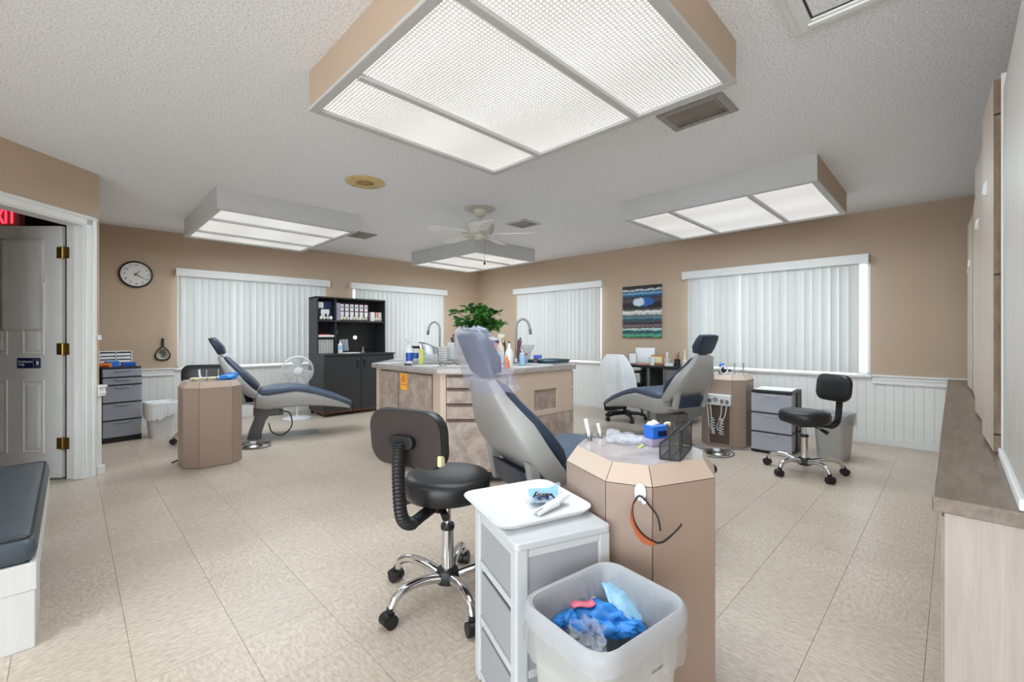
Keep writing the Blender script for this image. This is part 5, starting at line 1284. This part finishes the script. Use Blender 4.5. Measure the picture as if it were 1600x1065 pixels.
# ================================================================== DRAWER TOWERS
def tower(loc, rz, w, dpt, h, levels, label, drawer_m, name='drawer_tower', base=0.045, lid=0.02, contents=()):
    t = thing(name, label, 'drawer tower', loc, rz, 'black-framed drawer towers')
    hx, hy = w / 2, dpt / 2
    MB().box(-hx, hx, -hy, hy, h - lid, h).done('lid', 'black_plastic', t, smooth=0, bevel=0.006)
    MB().box(-hx, hx, -hy, hy, 0, base).done('base', 'black_plastic', t, smooth=0, bevel=0.006)
    MB().box(-hx, hx, hy - 0.012, hy, base, h - lid).box(-hx, -hx + 0.010, -hy + 0.30 * dpt, hy, base, h - lid).box(hx - 0.010, hx, -hy + 0.55 * dpt, hy, base, h - lid).done('back_frame', 'black_plastic', t, smooth=0)
    for k, (z0, z1) in enumerate(levels):
        MB().box(-hx, hx, -hy - 0.009, hy - 0.01, z0 - 0.0135, z0 - 0.001).done('shelf_rail', 'black_plastic', t, smooth=0)
        X = hx - 0.013
        d_ = MB().box(-X - .010, X + .010, -hy - 0.006, -hy, z0, z1).box(-X, -X + .004, -hy, hy - .02, z0, z1).box(X - .004, X, -hy, hy - .02, z0, z1).box(-X, X, hy - .024, hy - .02, z0, z1).box(-X + .004, X - .004, -hy, hy - .024, z0, z0 + .004).done('drawer', drawer_m, t, smooth=0)
        MB().rings([[(-0.07, -hy - .006, z1 - .030), (0.07, -hy - .006, z1 - .030), (0.07, -hy - .006, z1 - .010), (-0.07, -hy - .006, z1 - .010)], [(-0.05, -hy - .020, z1 - .024), (0.05, -hy - .020, z1 - .024), (0.06, -hy - .020, z1 - .012), (-0.06, -hy - .020, z1 - .012)]]).done('pull', drawer_m, d_, smooth=0, bevel=0.002)
    return t
TL = Vector((0.375, 6.60, 0))
tower(TL, R(9), 0.33, 0.36, 0.815, [(0.712, 0.793), (0.628, 0.698), (0.438, 0.614), (0.248, 0.424), (0.060, 0.234)], 'five-drawer black and smoky tower beside the doorway wall', 'smoke_drawer')
TR = Vector((5.02, 1.259, 0))
tower(TR, R(-90), 0.355, 0.37, 0.615, [(0.405, 0.585), (0.215, 0.39), (0.03, 0.20)], 'three-drawer black-framed tower beside the hose cabinet', 'frost_drawer', base=0.018, lid=0.024)
def put(name, m, p, rz, b, label, cat, group=None, bevel=0.003, smooth=0):
    return tag(b.done(name, m, loc=p, rz=rz, smooth=smooth, bevel=bevel), label, cat, group)
ml = Matrix.Rotation(R(9), 4, 'Z')
def onL(x, y, z): return TL + ml @ Vector((x, y, 0)) + Vector((0, 0, z))
put('green_packet', 'green_tint', onL(-0.07, -0.10, 0.4435), R(9), MB().box(-0.06, 0.06, -0.03, 0.03, 0, 0.055), 'green packet showing through the third drawer of the left tower', 'packet')
put('dark_supplies', 'printed_grey', onL(0.0, -0.12, 0.7175), R(9), MB().box(-0.05, 0.08, -0.03, 0.03, 0, 0.045), 'dark supplies showing through the top drawer of the left tower', 'supplies')
rk = thing('paper_rack', 'white slotted paper rack on the five-drawer tower', 'rack', onL(-0.02, 0.07, 0.8155), R(9))
b = MB().box(-0.14, -0.132, -0.09, 0.09, 0, 0.165).box(0.132, 0.14, -0.09, 0.09, 0, 0.165).box(-0.132, 0.132, 0.082, 0.09, 0, 0.165).box(-0.14, 0.14, -0.09, 0.09, 0.160, 0.168).box(-0.004, 0.004, -0.09, 0.08, 0, 0.16)
b.done('case', 'white_plastic', rk, smooth=0, bevel=0.002)
for k in range(4): MB().box(-0.132, 0.132, -0.09, 0.08, 0.004 + 0.038 * k, 0.010 + 0.038 * k).done('shelf', 'white_plastic', rk, smooth=0)
for k in range(4):
    for s in (-1, 1): MB().box(0.008 if s > 0 else -0.128, 0.128 if s > 0 else -0.008, -0.085, 0.07, 0.012 + 0.038 * k, 0.012 + 0.038 * k + 0.018).done('paper_stack', 'paper', rk, smooth=0)
put('blue_carton', 'bright_blue', onL(-0.07, -0.09, 0.8155), R(20), MB().box(-0.055, 0.055, -0.03, 0.03, 0, 0.062), 'blue carton on the left of the five-drawer tower', 'box')
put('blue_pack', 'deep_blue', onL(0.075, -0.07, 0.8155), R(9), MB().box(-0.058, 0.058, -0.03, 0.03, 0, 0.045), 'low blue pack on the right of the five-drawer tower', 'box')
put('orange_tube', 'orange', onL(-0.125, -0.13, 0.8155), R(-30), MB().tube([(-0.05, 0, 0.022), (0.04, 0, 0.022)], [0.024, 0.026], 10), 'orange tube on the left corner of the five-drawer tower', 'tube', bevel=0, smooth=40)
put('white_sheet_stack', 'paper', Vector((5.02, 1.26, 0.6155)), R(-86), MB().box(-0.16, 0.16, -0.15, 0.15, 0, 0.01), 'white papers on top of the three-drawer tower', 'paper')
for k, (z, m_, lb) in enumerate(((0.4105, 'white_plastic', 'white carton in the top drawer of the three-drawer tower'), (0.2205, 'green_tint', 'greenish supplies in the middle drawer of the three-drawer tower'), (0.0355, 'white_plastic', 'pale box in the bottom drawer of the three-drawer tower'))):
    put('stored_box', m_, Vector((4.93, 1.24, z)), R(-90), MB().box(-0.09, 0.10, -0.03, 0.04, 0, 0.06 + .012 * k), lb, 'box', 'boxes in the right tower drawers')

bin_(Vector((0.735, 6.46, 0)), R(8), 0.135, 0.11, 0.40, 'white bin with drooping white liner beside the five-drawer tower', 'white_plastic', 'coat_cloth', drape=lambda a_: -0.10 * max(0, math.cos(a_ + 2.3)), ruffle=1.5)
bin_(Vector((5.10, 0.80, 0)), R(-10), 0.15, 0.13, 0.43, 'grey-white bin behind the stool at the right wall', 'can_plastic', 'bag_film', taper=0.8)

# ================================================================== BLACK HUTCH
HU = Vector((2.524, 6.25, 0))
hu = thing('storage_hutch', 'black hutch with open shelves between the two left windows', 'hutch', HU)
W_, D_, up_y = 1.09, 0.58, 0.27
ci, cl = 'charcoal_inside', 'charcoal_laminate'
MB().box(0, W_, 0.02, D_, 0.07, 0.87).done('base_body', cl, hu, smooth=0)
MB().box(-0.006, W_ + 0.012, -0.015, D_, 0.87, 0.895).done('worktop', cl, hu, smooth=0, bevel=0.003)
MB().box(0.01, W_ - 0.01, 0.03, D_ - 0.02, 0.045, 0.07).done('underside', 'wood_brown', hu, smooth=0)
for (a_, b_) in ((0.004, 0.541), (0.547, 1.086)):
    d_ = MB().box(a_, b_, 0.0, 0.019, 0.075, 0.862).done('door', cl, hu, smooth=0, bevel=0.002)
    xk = b_ - 0.05 if a_ < .1 else a_ + 0.05
    MB().box(xk - .009, xk + .009, -0.022, -0.0005, 0.69, 0.80).done('pull', 'black_plastic', d_, smooth=0, bevel=0.004)
    MB().box(xk - .009, xk + .009, -0.023, -0.0005, 0.800, 0.808).done('pull_cap', 'steel', d_, smooth=0)
for x, y in ((0.03, 0.03), (W_ - 0.03, 0.03), (0.03, D_ - .05), (W_ - .03, D_ - .05)):
    MB().tube([(x - .012, y, 0.024), (x + .012, y, 0.024)], 0.024, 12).box(x - .016, x + .016, y - .016, y + .016, 0.03, 0.05).done('caster', 'black_plastic', hu, smooth=40)
MB().box(0, 0.018, up_y, D_, 0.895, 1.73).done('side', cl, hu, smooth=0); MB().box(W_ - 0.018, W_, up_y, D_, 0.895, 1.73).done('side', cl, hu, smooth=0)
MB().box(0, W_, up_y - .004, D_, 1.71, 1.732).done('crown', cl, hu, smooth=0, bevel=0.002)
MB().box(0.018, W_ - .018, D_ - .01, D_, 0.895, 1.71).done('backboard', ci, hu, smooth=0)
MB().box(0.272, 0.288, up_y + .004, D_ - .01, 0.895, 1.71).done('divider', cl, hu, smooth=0)
MB().box(0.018, W_ - .018, up_y + .002, D_ - .01, 1.365, 1.387).done('shelf', cl, hu, smooth=0)
MB().box(0.018, 0.272, up_y + .004, D_ - .01, 1.120, 1.138).done('shelf', cl, hu, smooth=0)
def inH(x, y, z): return HU + Vector((x, y, z))
# upper left: tooth-model carton with a tray of packets
tb = thing('toothbrush_carton', 'navy carton printed with white teeth in the upper left hutch bay', 'box', inH(0.145, 0.40, 1.388)); MB().box(-0.105, 0.105, -0.05, 0.05, 0, 0.275).done('carton', 'navy', tb, smooth=0)
MB().box(-0.095, -0.02, -0.052, -0.05, 0.18, 0.265).done('price_label', 'paper', tb, smooth=0)
MB().prism([(-0.05, 0.16), (0.065, 0.16), (0.07, 0.12), (0.055, 0.07), (0.035, 0.07), (0.025, 0.10), (0.01, 0.10), (-0.0, 0.075), (-0.02, 0.06), (-0.045, 0.06), (-0.06, 0.12)], 0.05, 0.052, M=Matrix.Rotation(R(90), 4, 'X')).done('tooth_print', 'paper', tb, smooth=0)
ORD = ('first', 'second', 'third', 'fourth', 'fifth', 'sixth', 'seventh', 'eighth', 'ninth')
def packets(x0, x1, y, z, n, label, seed):
    r_ = random.Random(seed)
    for k in range(n):
        x = x0 + (x1 - x0) * (k + .5) / n
        w = (x1 - x0) / n * 0.46
        o = MB().crumple((0, 0, 0.030), 1.0, (w, 0.024, 0.030), k + seed, 0.25, 2.0, 2).done('sachet', ('paper', 'pale_yellow', 'grey_cloth')[k % 3], loc=inH(x, y, z + .004), rz=r_.uniform(-.3, .3), smooth=50)
        tag(o, ORD[k] + ' ' + label, 'sachet', 'white sachets in the hutch')
packets(0.05, 0.25, 0.315, 1.388, 4, 'white sachet from the hutch side before the navy carton', 3)
packets(0.36, 0.80, 0.315, 1.388, 9, 'pale sachet from the lilac carton below the toothbrush dispensers', 20)
packets(0.93, 1.05, 0.315, 1.388, 3, 'pale sachet from the left below the red-striped cartons', 40)
lil = thing('lilac_carton', 'tall lilac carton against the hutch divider', 'box', inH(0.325, 0.37, 1.388)); MB().box(-0.03, 0.03, -0.06, 0.06, 0, 0.265).done('carton', 'lilac', lil, smooth=0)
def dispenser(x, h, col_, label):
    t = thing('brush_dispenser', label, 'dispenser', inH(x, 0.40, 1.388), 0, 'toothbrush dispensers on the hutch shelf')
    MB().box(-0.034, 0.034, -0.05, 0.05, 0.0, h).done('case', col_, t, smooth=0)
    MB().box(-0.027, 0.027, -0.055, -0.05, h - 0.11, h - 0.01).done('upper_pack', 'paper', t, smooth=0, bevel=0.003)
    MB().prism([(-0.027, h - .125), (0.027, h - .125), (0.029, h - .155), (0.016, h - .215), (0.0, h - .225), (-0.02, h - .21), (-0.027, h - .16)], 0.05, 0.056, M=Matrix.Rotation(R(90), 4, 'X')).done('lower_pack', 'paper', t, smooth=0)
    MB().box(-0.018, 0.018, -0.0555, -0.055, h - 0.07, h - 0.04).done('print', 'printed_grey', t, smooth=0)
nm = ('first', 'second', 'third', 'fourth', 'fifth', 'sixth')
for k in range(6): dispenser(0.405 + 0.078 * k, 0.262, 'purple' if k < 4 else 'maroon', nm[k] + ' white-packed brush dispenser from the lilac carton')
for k, x in enumerate((0.915, 1.01)):
    t = thing('striped_carton', ('left' if not k else 'right') + ' white carton with red stripe at the hutch shelf end', 'box', inH(x, 0.38, 1.388), 0, 'red-striped cartons'); MB().box(-0.042, 0.042, -0.05, 0.05, 0, 0.145).done('carton', 'paper', t, smooth=0); MB().box(0.02 if not k else -0.03, 0.043 if not k else -0.012, -0.0512, -0.05, 0.0, 0.145).done('stripe', 'red', t, smooth=0)
t = thing('book', 'white book lying in the left hutch bay', 'book', inH(0.145, 0.37, 1.139)); MB().box(-0.115, 0.115, -0.085, 0.085, 0, 0.028).done('pages', 'paper', t, smooth=0, bevel=0.002)
t = thing('book', 'red book on the white book in the hutch', 'book', inH(0.13, 0.38, 1.1675)); MB().box(-0.075, 0.075, -0.07, 0.07, 0, 0.014).done('cover', 'red', t, smooth=0)
for k in range(6):
    o = MB().box(-0.017, 0.017, -0.08, 0.08, 0, 0.205 + .004 * (k % 2)).done('binder', 'binder_grey', loc=inH(0.048 + 0.038 * k, 0.38, 0.896), smooth=0, bevel=0.002)
    tag(o, 'grey binder number %s from the left on the hutch worktop' % ('one', 'two', 'three', 'four', 'five', 'six')[k], 'binder', 'grey binders in the hutch')
t = thing('lotion_bottle', 'white pump bottle on the hutch worktop', 'bottle', inH(0.335, 0.25, 0.896)); bottle_mb(0.033, 0.17, .4, .2).done('body', 'white_plastic', t, smooth=50); MB().lathe([(0.012, 0.17), (0.012, 0.195)], 10).done('cap', 'skyblue', t); MB().lathe([(0.0335, 0.05), (0.0335, 0.12)], 18, cap0=False, cap1=False).done('label', 'skyblue', t)
t = thing('framed_plaque', 'grey-brown plaque leaning at the hutch back', 'plaque', inH(0.455, 0.36, 0.896), R(-8)); MB().box(-0.06, 0.06, 0, 0.012, 0.03, 0.21, M=Matrix.Rotation(R(-10), 4, 'X')).done('board', 'printed_grey', t, smooth=0, bevel=0.002); MB().box(-0.06, 0.06, -0.02, 0.06, 0, 0.03).done('stand', 'charcoal_inside', t, smooth=0)
put('white_papers', 'paper', inH(0.41, 0.12, 0.8955), R(10), MB().box(-0.10, 0.14, -0.09, 0.09, 0, 0.012), 'loose white papers on the hutch worktop', 'paper')
t = thing('desk_lamp', 'small black lamp with lit white disc on the hutch', 'lamp', inH(0.60, 0.25, 0.896)); MB().lathe([(0.05, 0), (0.05, 0.012), (0.01, 0.02)], 18).done('base', 'black_plastic', t); MB().tube(bez([(0, 0, 0.015), (-0.01, 0, 0.10), (-0.03, 0, 0.20), (-0.04, -0.01, 0.23)], 6), 0.009, 8).done('arm', 'black_plastic', t); MB().tube([(-0.04, 0.0, 0.235), (-0.045, -0.025, 0.235)], 0.032, 18).done('head', 'black_plastic', t); MB().tube([(-0.045, -0.0252, 0.235), (-0.0455, -0.028, 0.235)], 0.027, 18).done('disc', 'lamp_white', t)
t = thing('small_jar', 'tiny silver jar beside the small black lamp', 'jar', inH(0.68, 0.22, 0.896)); MB().lathe([(0.045, 0), (0.045, 0.008), (0.02, 0.012), (0.012, 0.09), (0.016, 0.10), (0.001, 0.11)], 14, cap1=False).done('body', 'steel', t)
t = thing('round_clip', 'round grey clip on the hutch backboard', 'clip', inH(0.40, D_ - .0105, 1.21)); MB().tube([(0, 0, 0), (0, -0.012, 0)], 0.035, 16).done('disc', 'dark_grey_metal', t); MB().tube([(0.0, -0.006, -0.03), (0, -0.01, -0.07)], 0.008, 8).done('tail', 'dark_grey_metal', t)

# floor fan
fp = Vector((2.245, 6.50, 0))
ff = thing('pedestal_fan', 'white floor fan between the left dental chair and window', 'fan', fp, R(78))
MB().lathe([(0.19, 0), (0.19, 0.012), (0.16, 0.022), (0.03, 0.034), (0.018, 0.05)], 32).done('base', 'white_plastic', ff)
MB().tube([(0, 0, 0.03), (0, 0, 0.62)], 0.014, 12).done('pole', 'white_plastic', ff)
MF_ = Matrix.Translation((-0.04, 0, 0.67)) @ Matrix.Rotation(R(-90), 4, 'Y') @ Matrix.Rotation(R(0), 4, 'X')
MB().lathe([(0.06, -0.13), (0.075, -0.10), (0.075, 0.0)], 20, M=MF_).done('motor', 'white_plastic', ff)
MB().lathe([(0.20, -0.02), (0.208, 0.0), (0.208, 0.03), (0.196, 0.045), (0.190, 0.04), (0.196, 0.0)], 36, M=MF_, cap0=False, cap1=False).done('guard_rim', 'white_plastic', ff)
b = MB()
for r in (0.06, 0.085, 0.11, 0.135, 0.16, 0.18):
    b.tube([MF_ @ Vector((r * math.cos(R(a)), r * math.sin(R(a)), 0.06 - 0.4 * r * r)) for a in range(0, 361, 15)], 0.0035, 6)
for k in range(12):
    a = R(30 * k); b.tube([MF_ @ Vector((r * math.cos(a), r * math.sin(a), 0.058 - 0.4 * r * r)) for r in (0.05, 0.12, 0.195)], 0.0028, 5)
b.done('guard', 'white_plastic', ff)
MB().lathe([(0.05, 0.045), (0.052, 0.06), (0.03, 0.068)], 24, M=MF_).done('badge', 'white_plastic', ff)
for k in range(3):
    MB().grid(lambda u, v: MF_ @ Matrix.Rotation(R(120 * k), 4, 'Z') @ Vector((0.04 + 0.135 * u, (v - .5) * (0.08 + 0.09 * u), 0.015 + 0.03 * (v - .5))), 6, 4).done('blade', 'grey_cloth', ff, smooth=60, thick=0.003)

# ================================================================== DESK CORNER
DX, DY = 5.36, 2.36
dk = thing('desk', 'black-topped grey metal desk below the abstract painting', 'desk', (DX, DY, 0))
dl, dw = 0.90, 0.60
MB().box(-0.02, dw, -0.02, dl, 0.735, 0.765).done('desktop', 'black_plastic', dk, smooth=0, bevel=0.004)
for x in (0.0, dw - .05):
    for y in ((0.24, 0.46) if x == 0 else (0.24, 0.46, dl - 0.045)): MB().box(x, x + .03, y, y + .03, 0, 0.735).done('leg', 'dark_grey_metal', dk, smooth=0, bevel=0.002)
MB().box(0.0, dw - 0.03, 0.0, 0.235, 0.10, 0.735).done('drawer_pedestal', 'dark_grey_metal', dk, smooth=0, bevel=0.004)
for z0, z1 in ((0.11, 0.42), (0.43, 0.57), (0.58, 0.72)): MB().box(-0.014, 0.0, 0.006, 0.229, z0, z1).done('drawer', 'dark_grey_metal', dk, smooth=0, bevel=0.003)
for y in (0.02, 0.19): MB().box(0.1, 0.14, y, y + .03, 0, 0.10).done('foot', 'black_plastic', dk, smooth=0)
MB().box(dw - 0.03, dw - 0.015, 0.235, dl - 0.02, 0.30, 0.735).done('modesty_panel', 'black_plastic', dk, smooth=0)
DZ = 0.7655
def onD(px, py, z=DZ, dx=0.0): return at(px, py, z)
def dsk(px, d): return Vector((*room((px - 800) / FPX * d, d)[:2], DZ))
bg_ = MB().loft([((-0.09, 0), (0.09, 0), 0.12), ((-0.10, 0.02), (0.10, 0.02), 0.14), ((-0.075, 0.12), (0.07, 0.12), 0.135), ((-0.03, 0.2), (0.03, 0.2), 0.14), ((-0.01, 0.22), (0.012, 0.22), 0.15)], 24, .6).done('paper_bag', 'coat_cloth', loc=Vector((5.78, 3.10, DZ)), rz=R(5), smooth=50)
tag(bg_, 'white paper bag at the back of the desk', 'bag')
t = thing('picture_stand', 'small grey-framed card standing on the desk by the coat', 'frame', Vector((5.55, 3.17, DZ)), R(-62)); MB().box(-0.055, 0.055, 0, 0.01, 0, 0.155, M=Matrix.Rotation(R(-10), 4, 'X')).done('frame', 'dark_grey_metal', t, smooth=0, bevel=0.002); MB().box(-0.046, 0.046, -0.002, 0.0, 0.01, 0.145, M=Matrix.Rotation(R(-10), 4, 'X')).done('card', 'paper', t, smooth=0); MB().box(-0.01, 0.01, 0.008, 0.05, 0, 0.01).done('strut', 'dark_grey_metal', t, smooth=0)
t = thing('paper_cup', 'white paper cup on the desk', 'cup', Vector((5.46, 2.83, DZ))); MB().lathe([(0.028, 0), (0.042, 0.105), (0.044, 0.11), (0.04, 0.11), (0.027, 0.006)], 20, cap1=False).done('body', 'paper', t, smooth=40)
t = thing('amber_frame', 'amber wooden frame behind the paper cup', 'frame', Vector((5.70, 2.88, DZ)), R(-75)); MB().box(-0.085, 0.085, 0, 0.015, 0, 0.13, M=Matrix.Rotation(R(-12), 4, 'X')).done('frame', 'amber_frame', t, smooth=0, bevel=0.003); MB().box(-0.06, 0.06, -0.002, 0, 0.02, 0.105, M=Matrix.Rotation(R(-12), 4, 'X')).done('photo', 'pale_yellow', t, smooth=0)
put('red_book', 'salmon', Vector((5.47, 2.98, DZ)), R(-40), MB().box(-0.08, 0.08, -0.05, 0.05, 0, 0.018), 'salmon book lying at the desk front edge', 'book')
t = thing('hand_gel', 'clear gel bottle with white pump on the desk', 'bottle', Vector((5.58, 2.68, DZ))); bottle_mb(0.035, 0.12, .4, .2).done('body', 'clear_acrylic', t, smooth=50); MB().lathe([(0.014, 0.118), (0.010, 0.15), (0.016, 0.155), (0.006, 0.175)], 12).done('pump', 'white_plastic', t)
t = thing('pencil_cup', 'black pencil cup on the desk', 'pencil cup', Vector((5.60, 2.55, DZ))); MB().lathe([(0.038, 0), (0.038, 0.085), (0.034, 0.085), (0.034, 0.01)], 18, cap1=False).done('cup', 'black_plastic', t)
for k in range(5): MB().tube([(0, 0, 0.01), (0.025 * math.cos(k * 1.3), 0.025 * math.sin(k * 1.3), 0.13 + .012 * k)], 0.004, 6).done('pen', ('wood_brown', 'black_plastic', 'red', 'wood_brown', 'navy')[k], t)
t = thing('figurine', 'slender white figurine at the right end of the desk', 'figurine', Vector((5.60, 2.45, DZ))); MB().lathe([(0.045, 0), (0.045, 0.012), (0.028, 0.02), (0.035, 0.06), (0.022, 0.085), (0.014, 0.10), (0.017, 0.12), (0.009, 0.14), (0.009, 0.20), (0.003, 0.215)], 16).done('body', 'cream_plastic', t, smooth=50)
put('white_box', 'white_plastic', Vector((5.43, 2.58, DZ)), R(0), MB().box(-0.03, 0.03, -0.045, 0.045, 0, 0.035), 'low white box on the desk before the pencil cup', 'box')

oc = thing('office_chair', 'black office chair at the desk, hung with a white coat', 'office chair', room(1.555, 6.10), R(40 - 45))
MB().prism(rrect(0.21, 0.21, 0.08), 0.45, 0.51).done('seat', 'black_vinyl', oc, smooth=0, bevel=0.02, seg=3)
MB().box(-0.24, -0.19, -0.15, 0.15, 0.56, 0.83).done('backrest', 'black_vinyl', oc, smooth=0, bevel=0.03, seg=3)
MB().tube(bez([(-0.05, 0, 0.44), (-0.2, 0, 0.42), (-0.25, 0, 0.5), (-0.235, 0, 0.65)], 5), 0.018, 8).done('back_bar', 'black_plastic', oc)
for s in (-1, 1): MB().tube(bez([(-0.02, .2 * s, 0.46), (-0.02, .27 * s, 0.5), (-0.02, .27 * s, 0.66), (-0.14, .26 * s, 0.68), (0.10, .26 * s, 0.68)], 5), 0.015, 8).done('armrest', 'black_plastic', oc)
MB().tube([(0, 0, 0.09), (0, 0, 0.46)], 0.028, 14).done('column', 'black_plastic', oc)
for k in range(5):
    a = R(72 * k + 20); c_, s_ = math.cos(a), math.sin(a)
    MB().tube([(0.0, 0, 0.095), (0.18 * c_, 0.18 * s_, 0.09), (0.28 * c_, 0.28 * s_, 0.065)], [0.028, 0.022, 0.018], 8).done('leg', 'black_plastic', oc)
    MB().tube([(0.28 * c_ - .022 * s_, 0.28 * s_ + .022 * c_, 0.027), (0.28 * c_ + .022 * s_, 0.28 * s_ - .022 * c_, 0.027)], 0.027, 12).done('caster', 'black_plastic', oc)
# lab coat hung over the backrest
rs = []
for k in range(15):
    f_ = k / 14.0; z = 0.905 - 0.66 * f_
    hw = 0.13 + 0.115 * min(1, f_ * 3.2) ** .7 + 0.03 * f_; th = 0.045 + 0.05 * min(1, f_ * 4) ** .6 + 0.03 * f_
    ring = []
    for i in range(56):
        a = 2 * math.pi * i / 56; c_, s_ = math.cos(a), math.sin(a)
        fold = 1 + (0.10 + 0.28 * f_) * (0.5 * math.sin(5 * a + 1.2) * .35 + mnoise.noise(Vector((c_ * 2.6, s_ * 2.6, f_ * .9))) * .8 + .35 * math.sin(11 * a + 2 * f_))
        k2 = f_ * (math.sin(7 * a + 3 * mnoise.noise(Vector((c_, s_, f_)))) + 1.2 * mnoise.noise(Vector((c_ * 4, s_ * 4, f_ * 1.2))))
        ring.append((-0.215 + th * s_ * fold + 0.03 * f_ + 0.030 * s_ * k2, hw * c_ * fold + 0.016 * c_ * k2, z + (0.03 * mnoise.noise(Vector((c_ * 2, s_ * 2, 4))) if k == 14 else 0)))
    rs.append(ring)
lc = MB().rings(rs, cap1=False).done('lab_coat', 'coat_cloth', loc=room(1.555, 6.10), rz=R(40 - 45), smooth=60)
tag(lc, 'white lab coat draped over the office chair back', 'coat')
